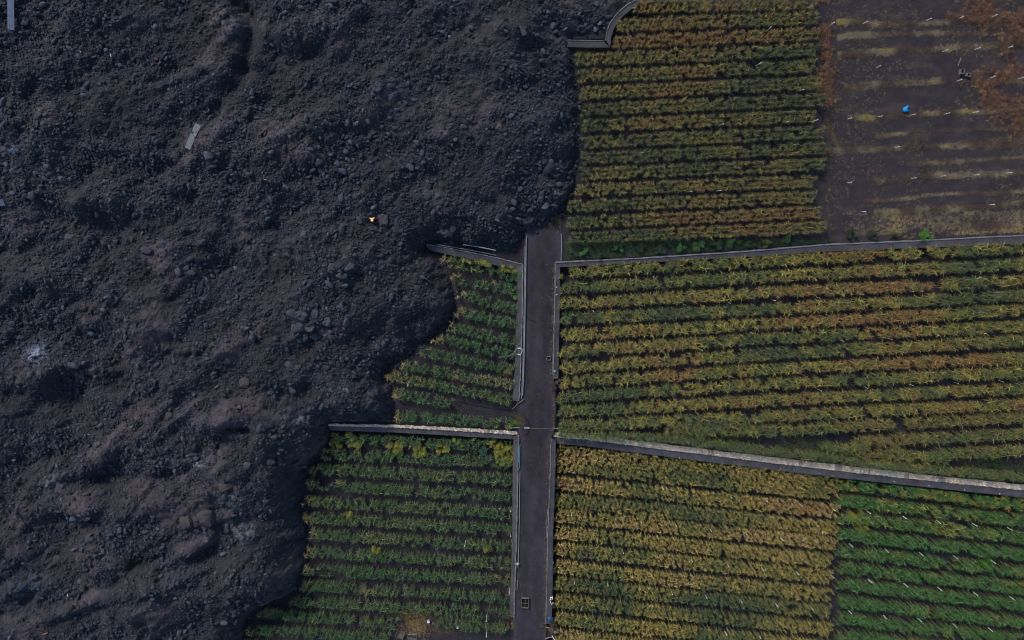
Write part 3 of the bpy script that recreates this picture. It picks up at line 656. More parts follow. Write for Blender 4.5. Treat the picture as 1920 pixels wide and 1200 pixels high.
for sv, sq in zip(Vt, Qt):
    LQ = np.concatenate([LQ, sq+len(LV)]); LV = np.concatenate([LV, sv]); LC = np.concatenate([LC, np.tile([.09, .075, .04], (len(sv), 1))])
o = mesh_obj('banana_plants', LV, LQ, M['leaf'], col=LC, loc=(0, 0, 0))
tag(o, 'dense rows of banana plants filling all the walled fields', 'banana plants', kind='stuff')

# ------------------------------------------------------------------ bushes, weeds, litter
def tuft(P, rad, h, k_, size, col, r, flat=.5):
    """k_ small leaf quads round each point"""
    n = len(P); idx = np.repeat(np.arange(n), k_); m = len(idx)
    d = r.normal(size=(m, 3)); d /= np.linalg.norm(d, axis=1)[:, None]; rr = r.random(m)**.45
    c = P[idx]+np.stack([d[:, 0]*rr*rad[idx], d[:, 1]*rr*rad[idx], np.abs(d[:, 2])*rr*h[idx]], 1)
    a = r.random(m)*6.283; u = np.stack([np.cos(a), np.sin(a), r.normal(0, .35, m)], 1); w = np.stack([-np.sin(a), np.cos(a), r.normal(0, .35, m)], 1)
    s = size*r.uniform(.6, 1.4, m)[:, None]
    V = np.stack([c-u*s, c+w*s*flat, c+u*s, c-w*s*flat], 1).reshape(-1, 3)
    q = np.arange(m*4).reshape(-1, 4); cc = col[idx]*r.uniform(.6, 1.4, m)[:, None]
    return V, q, np.repeat(cc, 4, 0)
rw = np.random.default_rng(23)
BUSH = [(1095, 472, 10, 'green', 'leafy green bush at the left end under the upper field rows'), (1160, 465, 10, 'green', 'bright green bush pushing up between the last banana row and the long wall'), (1075, 476, 8, 'dark', 'dark green bush in the corner beside the road below the upper field'), (1205, 466, 11, 'dark', ''), (1240, 470, 10, 'dark', ''), (1275, 463, 11, 'green', ''), (1310, 460, 12, 'green', ''), (1345, 459, 12, 'dark', ''), (1378, 456, 11, 'green', ''), (1410, 456, 10, 'dark', ''), (1440, 456, 9, 'olive', ''), (1480, 449, 10, 'green', ''), (1130, 478, 9, 'dark', ''), (1600, 440, 9, 'dark', 'dark green bush behind the wall below the bare field'), (1640, 443, 8, 'dark', ''),
        (1741, 441, 13, 'bright', 'bright green bush on the wall line below the bare plot'), (1678, 440, 8, 'olive', 'small olive bush left of the bright green bush'), (1850, 1055, 11, 'bright', 'vivid lime green bush in the green field at lower right'), (966, 555, 8, 'bright', 'bright green vine at the right edge of the small left field'), (960, 797, 9, 'bright', 'bright green bush at the corner by the road crossing'), (1040, 721, 15, 'brown', 'dry brown bush spilling onto the road edge'),
        (957, 530, 9, 'teal', 'blue-green bush near the top right corner of the small left field'), (660, 815, 9, 'lime', ''), (620+10, 832, 10, 'lime', ''), (665, 834, 9, 'lime', ''), (740, 838, 12, 'lime', ''), (790, 845, 13, 'lime', ''), (828, 842, 11, 'lime', ''), (858, 828, 10, 'lime', ''), (900, 848, 13, 'teal', 'blue-green bush among the yellow ones under the lower left wall'), (925, 830, 13, 'lime', ''), (945, 842, 15, 'lime', ''), (950, 862, 12, 'lime', ''), (935, 855, 11, 'lime', ''), (735, 857, 8, 'bright', 'fresh green sprout in the second row of the lower left field'), (885, 816, 9, 'lime', ''),
        (875, 489, 6, 'lime', ''), (897, 492, 7, 'lime', ''), (912, 495, 5, 'lime', ''), (945, 503, 8, 'lime', ''), (960, 505, 6, 'lime', ''), (912, 1030, 7, 'lime', ''), (650, 965, 6, 'lime', ''), (703, 1030, 7, 'lime', ''),
        (1605, 966, 12, 'lime', ''), (1618, 992, 9, 'lime', ''), (1900, 930, 11, 'lime', ''), (1500+20, 800-5, 1, 'green', ''), (1190, 800, 8, 'dark', ''), (1660, 825, 12, 'green', ''), (1690, 842, 14, 'green', ''), (1720, 850, 10, 'dark', ''), (1870, 870, 12, 'dark', '')]
BC = {'green': (.06, .13, .035), 'dark': (.025, .055, .02), 'bright': (.075, .21, .025), 'olive': (.11, .12, .03), 'brown': (.075, .06, .05), 'teal': (.04, .12, .06), 'lime': (.23, .22, .03)}
def ground_for(px, py_):
    if px > 1030:
        z = Z_TR if py_ < np.interp(px, *np.array(W2).T) else (Z_MR if py_ < np.interp(px, *np.array(W4).T)-4 else Z_BR)
    else: z = Z_LM if py_ < 805 else Z_BL
    return z
GN = {'lime': ('yellow-green bush growing among the green banana rows', 'yellow-green bushes'), 'green': ('mid green bush in the strip of undergrowth beside a wall', 'green undergrowth bushes'), 'dark': ('dark green bush low beside a field wall', 'dark undergrowth bushes'), 'olive': ('olive bush in the undergrowth beside the wall', 'olive bushes'), 'teal': ('blue-green bush', 'blue-green bushes')}
for (px, py_, rp, ck, lab) in BUSH:
    if rp < 3: continue
    z = ground_for(px, py_); P = p2w(px, py_, z+1.1); rr = rp*.1
    if ck == 'brown' or px in (1741,): hh = .9
    elif ck == 'lime': hh = 2.1
    else: hh = 1.5
    if ck == 'lime': rr *= 1.3; hh = 2.7
    if px in (1850, 735, 966): hh = 3.0
    m = max(4, int(rr*rr*7)); a = rw.random(m)*6.28; q_ = rw.random(m)**.5*rr*.85
    PP = np.stack([P[0]+np.cos(a)*q_*1.15, P[1]+np.sin(a)*q_*.85, np.full(m, z+.1)], 1)
    if px == 1040: PP[:, 2] = 1.15
    root = thing('bush', (float(P[0]), float(P[1]), float(PP[0, 2]-.1)), lab or GN[ck][0], 'bush', None if lab else GN[ck][1])
    V, q, C = tuft(PP, rw.uniform(.3, .55, m), rw.uniform(.6, 1., m)*hh, 130, .085, np.array(BC[ck])[None]*rw.uniform(.7, 1.3, m)[:, None], rw)
    mesh_obj('foliage', V, q, M['leaf'], root, col=C)
    b = MB()
    for p_ in PP[:5]: b.tube([(P[0], P[1], p_[2]-.15), (p_[0]*.6+P[0]*.4, p_[1]*.6+P[1]*.4, p_[2]+hh*.3), (p_[0], p_[1], p_[2]+hh*.6)], [.035, .025, .012], 5)
    b.build('stems', M['stem'], root)

# low ground cover in fields, dry weeds of the bare plot
def cover(name, P, col, k_, rad, h, size, m_, kind='stuff', flat=.35):
    V, q, C = tuft(P, rad, h, k_, size, col, rw, flat)
    o = mesh_obj(name, V, q, m_, col=C, loc=(0, 0, 0)); tag(o, kind=kind); return o
# dry vines: brown strips and patches
def pxpts(n, x0, x1, y0, y1, z):
    px = rw.uniform(x0, x1, n); py_ = rw.uniform(y0, y1, n); return px, py_, p2w(px, py_, z)
vinP = []; 
STR = [(1540, 0, 1547, 60, 11), (1547, 60, 1550, 130, 10), (1550, 130, 1545, 150, 13), (1545, 150, 1556, 205, 11), (1835, 0, 1870, 30, 18), (1830, 35, 1880, 30, 14), (1905, 60, 1890, 100, 15), (1915, 130, 1860, 150, 14), (1845, 140, 1870, 200, 16), (1868, 190, 1870, 220, 14), (1910, 190, 1915, 250, 14), (1905, 60, 1925, 50, 16), (1775, 30, 1830, 35, 7), (1920, 20, 1900, 40, 10)]
for (x0, y0, x1, y1, w) in STR:
    L = math.hypot(x1-x0, y1-y0)*.1+w*.2; n = int(L*w*.2*20); t = rw.random(n)
    px = x0+(x1-x0)*t+rw.normal(0, w*.55, n)+rw.normal(0, w*.8, n)*(w > 12)*(rw.random(n) < .5); py_ = y0+(y1-y0)*t+rw.normal(0, w*.5, n)+rw.normal(0, w*.7, n)*(w > 12)*(rw.random(n) < .5); vinP.append(p2w(px, py_, Z_TR))
vinP = np.concatenate(vinP); kk = fbm(vinP[:, 0]*.5, vinP[:, 1]*.5, 201, 3) > -.25; vinP = vinP[kk]; n = len(vinP)
vc = mixc(rw.random(n), [(0, 'umber'), (.6, 'brown'), (1, 'tan')])*1.0*np.array([1.1, .88, 1.05])
cover('dry_vines', vinP, vc, 16, rw.uniform(.25, .55, n), rw.uniform(.3, .9, n), .095, M['dry'])
# weedy lines in the bare plot
LN = [(1570, 43, 1660, 45, 1800, 33, 1.0), (1570, 105, 1700, 94, 1850, 83, 1.3), (1585, 165, 1650, 158, 1800, 148, 1.3), (1590, 222, 1720, 215, 1900, 203, 1.0), (1545, 283, 1690, 278, 1770, 270, 1.1), (1795, 270, 1910, 262, 1920, 260, 1.3), (1640, 340, 1770, 330, 1920, 322, 1.2),
      (1640, 255, 1720, 247, 1790, 242, .6), (1700, 308, 1800, 302, 1920, 292, .7), (1600, 378, 1750, 368, 1860, 358, .6), (1640, 400, 1780, 392, 1930, 378, 1.3), (1570, 70, 1640, 65, 1700, 60, 1.0), (1545, 225, 1560, 250, 1575, 290, 1.6)]
wp = []; wc = []
for (x0, y0, x1, y1, x2, y2, dn_) in LN:
    x2 = 1935 if x2 > 1640 else x2; L = abs(x2-x0)*.1; n = int(L*70*dn_); t = rw.random(n)
    px = np.where(t < .5, x0+(x1-x0)*t*2, x1+(x2-x1)*(t-.5)*2); py_ = np.where(t < .5, y0+(y1-y0)*t*2, y1+(y2-y1)*(t-.5)*2)
    py_ = py_+rw.normal(0, 2.6, n)*dn_+3*fbm(px*.02, px*0+y0, 7, 2)
    P = p2w(px, py_, Z_TR); e = fbm(P[:, 0]*.35, P[:, 1]*.35, 211, 3); k2 = e+rw.normal(0, .15, len(e)) > -.50; P = P[k2]; e = e[k2]
    wp.append(P); wc.append(mixc(e+rw.normal(0, .2, len(P)), [(-.5, 'umber'), (-.05, 'brown'), (.2, 'dust'), (.45, 'dust'), (.65, 'straw'), (.9, 'yellow')])*.85)
px, py_, P = pxpts(11000, 1548, 1935, -5, 432, Z_TR); e = fbm(P[:, 0]*.18, P[:, 1]*.3, 221, 3); k2 = e > np.where(px < 1660, -.3, .0); P = P[k2]; e = e[k2]
wp.append(P); wc.append(mixc(rw.random(len(P)), [(0, 'umber'), (.25, 'dark'), (.6, 'brown'), (1, 'dust')]))
px, py_, P = pxpts(4200, 1580, 1935, 396, 440, Z_TR); k2 = py_ < np.interp(px, *np.array(W2).T)-6; P = P[k2]; e = fbm(P[:, 0]*.15, P[:, 1]*.3, 227, 3)+rw.normal(0, .12, len(P)); P = P[(e > -.12) & (rw.random(len(P)) < np.clip((P[:, 0]-p2w(1580, 420, 2)[0])/8, .1, 1))]
wp.append(P); wc.append(mixc(fbm(P[:, 0]*.4, P[:, 1]*.4, 225, 3)+rw.normal(0, .2, len(P)), [(-.5, 'umber'), (-.2, 'brown'), (.1, 'dust'), (.5, 'tan'), (.9, 'straw')])*.95)
P = np.concatenate(wp); n = len(P)
cover('dry_weeds', P, np.concatenate(wc)*1.15, 9, rw.uniform(.15, .40, n), rw.uniform(.06, .25, n), .065, M['dry'])
# green and brown undergrowth between banana rows
up_, uc_ = [], []
def under(n, x0, x1, y0, y1, thr, cols, seed, mul=1.0, cond=None):
    px = rw.uniform(x0, x1, n); py_ = rw.uniform(y0, y1, n)
    k2 = np.ones(n, bool) if cond is None else cond(px, py_); px, py_ = px[k2], py_[k2]
    z = np.array([ground_for(a, b) for a, b in zip(px, py_)]); P = p2w(px, py_, z)
    e = fbm(P[:, 0]*.18, P[:, 1]*.22, seed, 3); k2 = (e > thr) & (sdist(P[:, 0], P[:, 1]) < -.3); P, e = P[k2], e[k2]
    up_.append(P); uc_.append(mixc(rw.random(len(P)), cols)*mul)
yW2 = lambda px: np.interp(px, *np.array(W2).T); yW4 = lambda px: np.interp(px, *np.array(W4).T)
under(5200, 1062, 1560, 449, 490, -.7, [(0, 'dark'), (.7, 'green'), (1, 'teal')], 231, .8, lambda a, b: b < yW2(a)-5)
under(5500, 1100, 1545, 10, 450, .12, [(0, 'dark'), (.6, 'dark'), (1, 'teal')], 233, .8)
under(6000, 1055, 1930, 470, 900, .22, [(0, 'dark'), (.8, 'dark'), (1, 'green')], 237, .8, lambda a, b: (b > yW2(a)+14) & (b < yW4(a)-12))
under(6500, 1300, 1930, 800, 905, -.35, [(0, 'dark'), (.6, 'olive'), (1, 'green')], 239, .8, lambda a, b: (b < yW4(a)-14) & (b > yW4(a)-55))
under(2200, 1040, 1930, 800, 905, -.6, [(0, 'brown'), (.7, 'tan'), (1, 'olive')], 241, .55, lambda a, b: (b < yW4(a)-10) & (b > yW4(a)-19))
under(9500, 1045, 1565, 840, 1210, -.3, [(0, 'dark'), (.8, 'green'), (1, 'tan')], 243, .8, lambda a, b: b > yW4(a)+16)
under(7500, 1575, 1930, 900, 1210, -.15, [(0, 'dark'), (.6, 'green'), (1, 'brown')], 247, .8, lambda a, b: b > yW4(a)+16)
under(1800, 1575, 1930, 915, 985, -.2, [(0, 'olive'), (.6, 'brown'), (1, 'tan')], 249, .7, lambda a, b: b > yW4(a)+16)
under(3600, 560, 960, 820, 1195, .15, [(0, 'dark'), (.7, 'dark'), (1, 'brown')], 251, .8)
under(900, 840, 968, 500, 800, .1, [(0, 'dark'), (.7, 'dark'), (1, 'brown')], 253, .8)
P = np.concatenate(up_); n = len(P)
cover('undergrowth', P, np.concatenate(uc_), 10, rw.uniform(.2, .45, n), rw.uniform(.1, .4, n), .075, M['leaf'], flat=.5)
# straw heap, dead leaves along walls and roadsides
lp, lcx = [], []
def litter(n, cx, cy, sx, sy, z, cols, mul=1.0):
    px = rw.normal(cx, sx, n); py_ = rw.normal(cy, sy, n); lp.append(p2w(px, py_, z)); lcx.append(mixc(rw.random(n), cols)*mul)
litter(760, 775, 1172, 15, 14, Z_BL, [(0, 'brown'), (.5, 'tan'), (1, 'straw')], .8); litter(160, 790, 1155, 14, 6, Z_BL, [(0, 'brown'), (1, 'tan')], .7); litter(90, 748, 1153, 8, 4, Z_BL, [(0, 'brown'), (1, 'tan')], .7)
litter(130, 830, 1183, 16, 4, Z_BL, [(0, 'brown'), (1, 'tan')], .6); litter(170, 1098, 95, 12, 6, Z_TR, [(0, 'tan'), (1, 'straw')], .8); litter(190, 1140, 95, 14, 8, Z_TR, [(0, 'brown'), (1, 'tan')], .8); litter(60, 1072, 96, 6, 5, Z_TR, [(0, 'tan'), (1, 'straw')], .6)
litter(60, 973, 511, 4, 4, 0.6, [(0, 'tan'), (1, 'straw')], .8); litter(50, 1043, 415, 6, 8, 1.65, [(0, 'brown'), (1, 'tan')], .7); litter(60, 943, 703, 6, 6, 0, [(0, 'brown'), (1, 'straw')], .8); litter(70, 972, 787, 6, 6, 1.1, [(0, 'brown'), (1, 'yellow')], .7); litter(50, 963, 1170, 4, 6, -.2, [(0, 'brown'), (1, 'tan')], .7); litter(80, 1032, 1180, 7, 9, .1, [(0, 'brown'), (1, 'tan')], .6)
for yy in np.arange(500, 1180, 6):
    zr = float(road_z_px(yy))+.02
    xr_ = np.interp(yy, [p[1] for p in XR], [p[0] for p in XR]); litter(int(rw.integers(1, 5)), xr_-3.5, yy, 1.6, 3, zr, [(0, 'brown'), (1, 'tan')], .65)
for yy in np.arange(500, 800, 7): litter(int(rw.integers(0, 3)), 1049, yy, 1.2, 3, .05, [(0, 'brown'), (1, 'tan')], .6)
for xx in np.arange(1700, 1930, 6): litter(int(rw.integers(2, 7)), xx, yW2(xx)-8-rw.random()*6, 3, 2, Z_TR, [(0, 'tan'), (.6, 'straw'), (1, 'orange')], .9)
P = np.concatenate(lp); n = len(P)
cover('dead_leaf_litter', P, np.concatenate(lcx), 12, rw.uniform(.15, .35, n), rw.uniform(.04, .2, n), .07, M['dry'])
# grit on the road
n = 900; py_ = rw.uniform(440, 1200, n); px = np.interp(py_, [p[1] for p in XL], [p[0] for p in XL])+2+rw.random(n)*48; P = p2w(px, py_, road_z_px(py_)+.02)
V, Fq, C = rocks(P, rw.uniform(.018, .06, n), 0, .2, np.array([[.19, .17, .16]])*rw.uniform(.4, 1.5, n)[:, None], rw)
o = mesh_obj('road_grit', V, Fq, M['stone'], col=C, loc=(0, 0, 0)); tag(o, kind='stuff')

px = rw.uniform(1060, 1935, 26000); py_ = rw.uniform(0, 1205, 26000); kp = (px > 1550) & (py_ < 440) | (rw.random(26000) < .5); px, py_ = px[kp], py_[kp]
P = p2w(px, py_, 0.); P[:, 2] = ground_z(P[:, 0], P[:, 1]); P = P[sdist(P[:, 0], P[:, 1]) < -1]; n = len(P)
V, Fq, C = rocks(P+[0, 0, .04], np.exp(rw.normal(-2.7, .35, n)), 0, .25, np.array([[.048, .040, .044]])*rw.uniform(.5, 1.9, n)[:, None], rw)
o = mesh_obj('soil_clods', V, Fq, M['stone'], col=C, loc=(0, 0, 0)); tag(o, kind='stuff')

# ------------------------------------------------------------------ sprinkler poles
POLES = {'BR': [(1273, 858), (1335, 858), (1405, 872), (1242, 917), (1371, 933), (1437, 939), (1203, 979), (1268, 985), (1334, 994), (1399, 1002), (1072, 965), (1168, 1036), (1233, 1045), (1299, 1052), (1366, 1061), (1431, 1068), (1077, 1093), (1140, 1097), (1200, 1103), (1261, 1113), (1325, 1120), (1390, 1128), (1361, 1189), (1424, 1195), (1038, 1054), (1470, 879), (1536, 886), (1503, 948), (1564, 956), (1467, 1011), (1531, 1016), (1496, 1076), (1457, 1136), (1523, 1142)],
         'GR': [(1608, 896), (1674, 903), (1740, 910), (1806, 917), (1872, 926), (1630, 962), (1697, 971), (1762, 979), (1828, 986), (1895, 993), (1597, 1024), (1665, 1033), (1729, 1040), (1794, 1046), (1863, 1054), (1561, 1082), (1632, 1091), (1699, 1099), (1763, 1105), (1831, 1115), (1898, 1123), (1595, 1149), (1661, 1158), (1727, 1165), (1793, 1174), (1859, 1182)],
         'TRR': [(1561, 44), (1622, 42), (1741, 36), (1802, 33), (1864, 30), (1772, 95), (1832, 91), (1893, 88), (1861, 145), (1913, 147), (1798, 151), (1593, 222), (1650, 218), (1712, 215), (1775, 213), (1829, 210), (1682, 276), (1593, 342), (1713, 334), (1768, 330), (1831, 328), (1892, 324), (1860, 384), (1620, 397), (1647, 125)],
         'TR': [(1445, 52), (1505, 166), (1475, 228), (1532, 225), (1354, 233), (1296, 358), (1350, 357), (1425, 118)],
         'MR': [(1370, 569), (1285, 573), (1202, 579), (1113, 584), (1412, 625), (1152, 668), (1243, 661), (1317, 657), (1538, 559), (1619, 553), (1714, 547), (1885, 537), (1453, 564), (1583, 640), (1493, 644), (1673, 637), (1762, 629), (1849, 626), (1540, 733), (1627, 728), (1712, 723), (1798, 720), (1882, 716)],
         'BL': [(912, 1190), (912, 1163), (957, 960), (957, 1005), (955, 1112), (872, 1022)]}
PL = {'BR': ('white irrigation riser pole standing in the tan banana field', 'poles of the tan field', 2.6, .8), 'GR': ('white irrigation riser pole standing in the green field at lower right', 'poles of the green field', 2.6, .8),
      'TRR': ('white irrigation riser pole standing on the bare plot at upper right', 'poles of the bare plot', 1.5, 1.5), 'TR': ('white irrigation riser pole among the upper banana rows', 'poles of the upper field', 2.7, .8),
      'MR': ('small pale sprinkler riser in a furrow of the wide middle field', 'risers of the middle field', 1.6, .7), 'BL': ('white riser stick at the right side of the lower left field', 'poles of the lower left field', 2.6, 1.0)}
rp_ = np.random.default_rng(31)
for fk, pts in POLES.items():
    lab, grp, H, vis = PL[fk]; zg = {'BR': Z_BR, 'GR': Z_BR, 'TRR': Z_TR, 'TR': Z_TR, 'MR': Z_MR, 'BL': Z_BL}[fk]
    for (px, py_) in pts:
        h = H*rp_.uniform(.94, 1.06); P = p2w(px, py_, zg+h-vis*.5)
        if fk == 'MR': P = p2w(px, py_, zg+h)
        root = thing('irrigation_pole', (float(P[0]), float(P[1]), zg-.15), lab, 'pole', grp)
        ln = rp_.normal(0, .03, 2)*h; r_ = .05 if fk != 'MR' else .035
        fr = .50 if fk in ('BR', 'GR') else .03
        if fr > .1: MB().tube([(P[0], P[1], zg-.15), (P[0]+ln[0]*fr, P[1]+ln[1]*fr, zg+h*fr)], r_*.7, 6).build('riser_hose', M['blackpipe'], root)
        MB().tube([(P[0]+ln[0]*fr, P[1]+ln[1]*fr, zg+h*fr-.1), (P[0]+ln[0]*.7, P[1]+ln[1]*.7, zg+h*.7), (P[0]+ln[0], P[1]+ln[1], zg+h-.12)], r_, 6).build('pole', M['white'], root)
        MB().tube([(P[0]+ln[0], P[1]+ln[1], zg+h-.12), (P[0]+ln[0], P[1]+ln[1], zg+h-.04), (P[0]+ln[0], P[1]+ln[1], zg+h)], [r_*1.7, r_*1.9, r_*.9], 8).build('sprinkler_head', M['white'], root)

# ------------------------------------------------------------------ pipes and hoses
def line_obj(name, pts, r, m, label, cat, group=None, zadd=.1, z=None, n=60):
    P = np.array(pts, float); zz = road_z_px(P[:, 1])+zadd if z is None else np.broadcast_to(z, (len(P),))
    w = resample(p2w(P[:, 0], P[:, 1], zz), n)
    b = MB().tube(w, r, 8); o = b.build(name, m); tag(o, label, cat, group); return o
line_obj('water_pipe', [(987, 442), (986, 500), (985, 560), (983.5, 640), (982, 700), (980, 741)], .09, M['pipe'], 'outer pale grey pipe running along the left edge of the road', 'pipe', 'twin pipes beside the road', zadd=.32)
line_obj('water_pipe', [(984.5, 462), (984, 500), (983, 560), (981.5, 640), (980, 700), (977.5, 748)], .06, M['pipe'], 'thinner inner pipe between the road pipe and the low wall', 'pipe', 'twin pipes beside the road', zadd=.3)
line_obj('water_pipe', [(975, 884), (974, 960), (973, 1010), (971.5, 1064)], .06, M['pipe'], 'pale pipe on the lower left side of the road, ending at a white cross fitting', 'pipe', zadd=.25)
line_obj('water_pipe', [(970.5, 1088), (969.5, 1107)], .06, M['pipe'], 'short pale pipe length below the white cross fitting', 'pipe', zadd=.25, n=6)
line_obj('water_pipe', [(975, 833), (974.5, 850), (974, 878)], .07, M['teal'], 'teal pipe length leaning on the wall just below the crossing', 'pipe', zadd=.3, n=8)
line_obj('water_pipe', [(1026.5, 955), (1025.5, 980), (1025.5, 1006)], .06, M['pipe'], 'short brown-grey pipe along the right wall of the lower road', 'pipe', zadd=.2, n=8)
line_obj('black_hose', [(978, 776), (986, 783), (991, 792), (994, 803), (989, 812), (982, 816)], .05, M['blackpipe'], 'black hose curving over the road at the crossing', 'hose', zadd=.07)
line_obj('black_hose', [(986, 588), (990, 596), (996, 601), (1004, 603)], .045, M['blackpipe'], 'short black hose end on the upper road', 'hose', zadd=.07)
line_obj('black_hose', [(858, 772-20), (890, 760), (925, 766), (955, 769)], .05, M['blackpipe'], 'black hose lying in the bare furrow of the small left field', 'hose', z=.12)
line_obj('black_hose', [(750, 895), (800, 897), (860, 902), (905, 908)], .05, M['blackpipe'], 'black hose in the furrow near the top of the lower left field', 'hose', z=Z_BL+.12)
line_obj('black_hose', [(743, 1168), (752, 1162), (762, 1163), (775, 1160), (790, 1157)], .05, M['blackpipe'], 'black hose curling above the straw heap', 'hose', z=Z_BL+.12)
for k_, (a, b_, yo, rr_) in enumerate([(812, 925, -7, .10), (820, 930, -4.5, .08), (830, 922, -10.5, .07), (868, 930, -13.5, .10)]):
    xs = np.linspace(a, b_, 8); P = [(x_, np.interp(x_, *np.array(W7).T)+yo*(.55+.45*min(1, (x_-800)/90))) for x_ in xs]
    line_obj('wall_pipe', P, rr_, M['pipe'] if k_ in (1, 3) else M['blackpipe'], ['lowest black pipe behind the slanting wall', 'grey pipe next to the crest of the slanting wall', 'upper black pipe behind the slanting wall', 'short pale pipe farthest from the slanting wall'][k_], 'pipe', 'pipes behind the slanting wall', z=[1.35, 1.45, 1.9, 2.3][k_])
line_obj('threshold_bar', [(983, 802.5), (993, 802.6)], .07, M['white'], 'white bar lying across the left of the road at the crossing', 'bar', zadd=.08, n=6)
line_obj('metal_rod', [(993, 803), (1010, 804), (1034, 804)], .02, M['pipe'], 'thin dark rod across the road beside the white bar', 'rod', zadd=.06, n=10)
line_obj('metal_rod', [(1802, 107), (1796, 124)], .04, M['pipe'], 'dark rod lying on the bare plot above the two crates', 'rod', z=Z_TR+.12, n=6)
line_obj('wooden_pole', [(961, 767), (971, 757), (983, 748)], .07, M['wood'], 'brown pole leaning from the left wall end onto the road', 'pole', zadd=.3, n=8)
line_obj('wooden_pole', [(968, 759), (974, 745), (978, 731)], .05, M['wood'], 'thin stick leaning along the end of the twin pipes', 'pole', zadd=.45, n=8)
line_obj('kerb_pipe', [(1052.5, 438), (1053, 460), (1052, 489)], .07, M['pipe'], 'thin pipe along the right side of the upper road next to the bushes', 'pipe', zadd=.3, n=10)
# valve fittings
def fitting(px, py_, z, label, size=.5, kind='cross'):
    P = p2w(px, py_, z); root = thing('valve_fitting', tuple(map(float, P)), label, 'valve')
    b = MB(); s = size
    b.tube([(P[0]-s, P[1], z+.3), (P[0], P[1], z+.32), (P[0]+s, P[1], z+.3)], .07, 8); b.tube([(P[0], P[1]-s*.8, z+.3), (P[0], P[1], z+.31), (P[0], P[1]+s*.8, z+.3)], .07, 8)
    b.build('pipe_cross', M['white'], root)
    MB().tube([(P[0], P[1], z-.1), (P[0], P[1], z+.3), (P[0], P[1], z+.5)], [.08, .08, .06], 8).build('riser', M['pipe'], root)
    MB().tube([(P[0]-.13, P[1]-.1, z+.5), (P[0], P[1], z+.55), (P[0]+.13, P[1]+.1, z+.5)], .05, 6).build('handle', M['white'], root)
fitting(970, 1056, .6, 'white cross fitting on the left road pipe', .35)
fitting(1043, 552, 1.2, 'white valve on the low wall right of the upper road', .25); fitting(1043, 538, 1.2, 'pale pipe stub above the white valve on the right wall', .2)
# white pipe loop with branches at the left wall
z0 = 1.45; root = thing('pipe_manifold', tuple(map(float, p2w(974, 659, .5))), 'white bent pipe loop with valves and a long branch over the small left field', 'pipework')
b = MB(); Pp = [(970, 653), (977, 653), (979, 655), (978.5, 660), (976, 665), (971, 665)]
b.tube(p2w([p[0] for p in Pp], [p[1] for p in Pp], z0), .10, 8); b.tube([p2w(977, 653.5, z0)+0, p2w(977, 653.5, .9)], .08, 6).build('loop', M['white'], root)
b = MB(); Pp = [(970, 653), (967, 657), (966, 661), (970, 665)]; b.tube(p2w([p[0] for p in Pp], [p[1] for p in Pp], z0), .13, 8)
for q_ in ((973, 646), (970, 649), (967, 656)): b.tube([p2w(*q_, z0-.1), p2w(*q_, z0+.15)], [.16, .12], 8)
b.build('valves', M['conc'], root)
Pp = [(966, 659), (961, 664), (956, 667), (948, 668), (935, 670)]
MB().tube(p2w([p[0] for p in Pp], [p[1] for p in Pp], [z0, z0, z0-.1, z0-.3, z0-.6]), [.13, .11, .12, .09, .07], 8).build('branch_pipe', M['coping'], root)
Pp = [(952, 668), (948, 673), (946, 678)]
MB().tube(p2w([p[0] for p in Pp], [p[1] for p in Pp], [z0-.2, .9, .3]), .07, 6).build('down_pipe', M['coping'], root)

# ------------------------------------------------------------------ crates, boxes, debris
def crate(px, py_, z, sx, sy, h, rz, label, nslat=3, m_='wood', name='crate', cat='crate', dark=True):
    P = p2w(px, py_, z+h); root = thing(name, (float(P[0]), float(P[1]), z), label, cat)
    c, s = math.cos(rz), math.sin(rz)
    def L(x_, y_, z_): return (P[0]+x_*c-y_*s, P[1]+x_*s+y_*c, z+z_)
    b = MB(); t = .07
    for sy_ in (-1, 1): b.box(L(0, sy_*(sy/2-t/2), h/2), (sx-2*t-.01, t, h), rz)
    for sx_ in (-1, 1): b.box(L(sx_*(sx/2-t/2), 0, h/2+.004), (t, sy, h+.008), rz)
    b.build('frame', M[m_], root)
    b = MB()
    for q_ in np.linspace(-1, 1, nslat+2)[1:-1]: b.box(L(0, q_*sy/2, h-.04), (sx-2*t-.02, t, .05), rz)
    if nslat: b.build('slats', M[m_], root)
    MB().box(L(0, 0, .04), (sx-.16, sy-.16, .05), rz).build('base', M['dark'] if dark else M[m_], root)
    return root, L
r_, L = crate(984.5, 1131.5, .18, 1.5, 2.1, .45, R(-3), 'open brown wooden frame with four square openings standing on the lower road', 1)
MB().box(L(0, 0, .43), (.07, 1.9, .05), R(-3)).build('cross_bar', M['wood'], r_)
crate(1029, 672, float(road_z_px(672)), .8, .75, .35, R(-3), 'small square box with white rim at the right edge of the road', 0, 'sheet', 'hatch_box', 'box')
crate(750, 1191, Z_BL, 1.7, 1.5, .5, R(-25), 'slatted wooden crate tilted beside the tools at the bottom edge', 1, 'wood', dark=False)
crate(773, 1196, Z_BL, 1.9, 1.4, .45, R(2), 'grey grid-topped pallet crate below the straw heap', 4, 'conc')
crate(1805.5, 133.5, Z_TR, .65, .85, .7, R(3), 'taller grey crate of the pair dumped on the bare plot', 0, 'conc', dark=False); crate(1817, 140, Z_TR, .65, .6, .5, R(-15), 'smaller grey crate lying right of the taller one on the bare plot', 0, 'conc', dark=False)
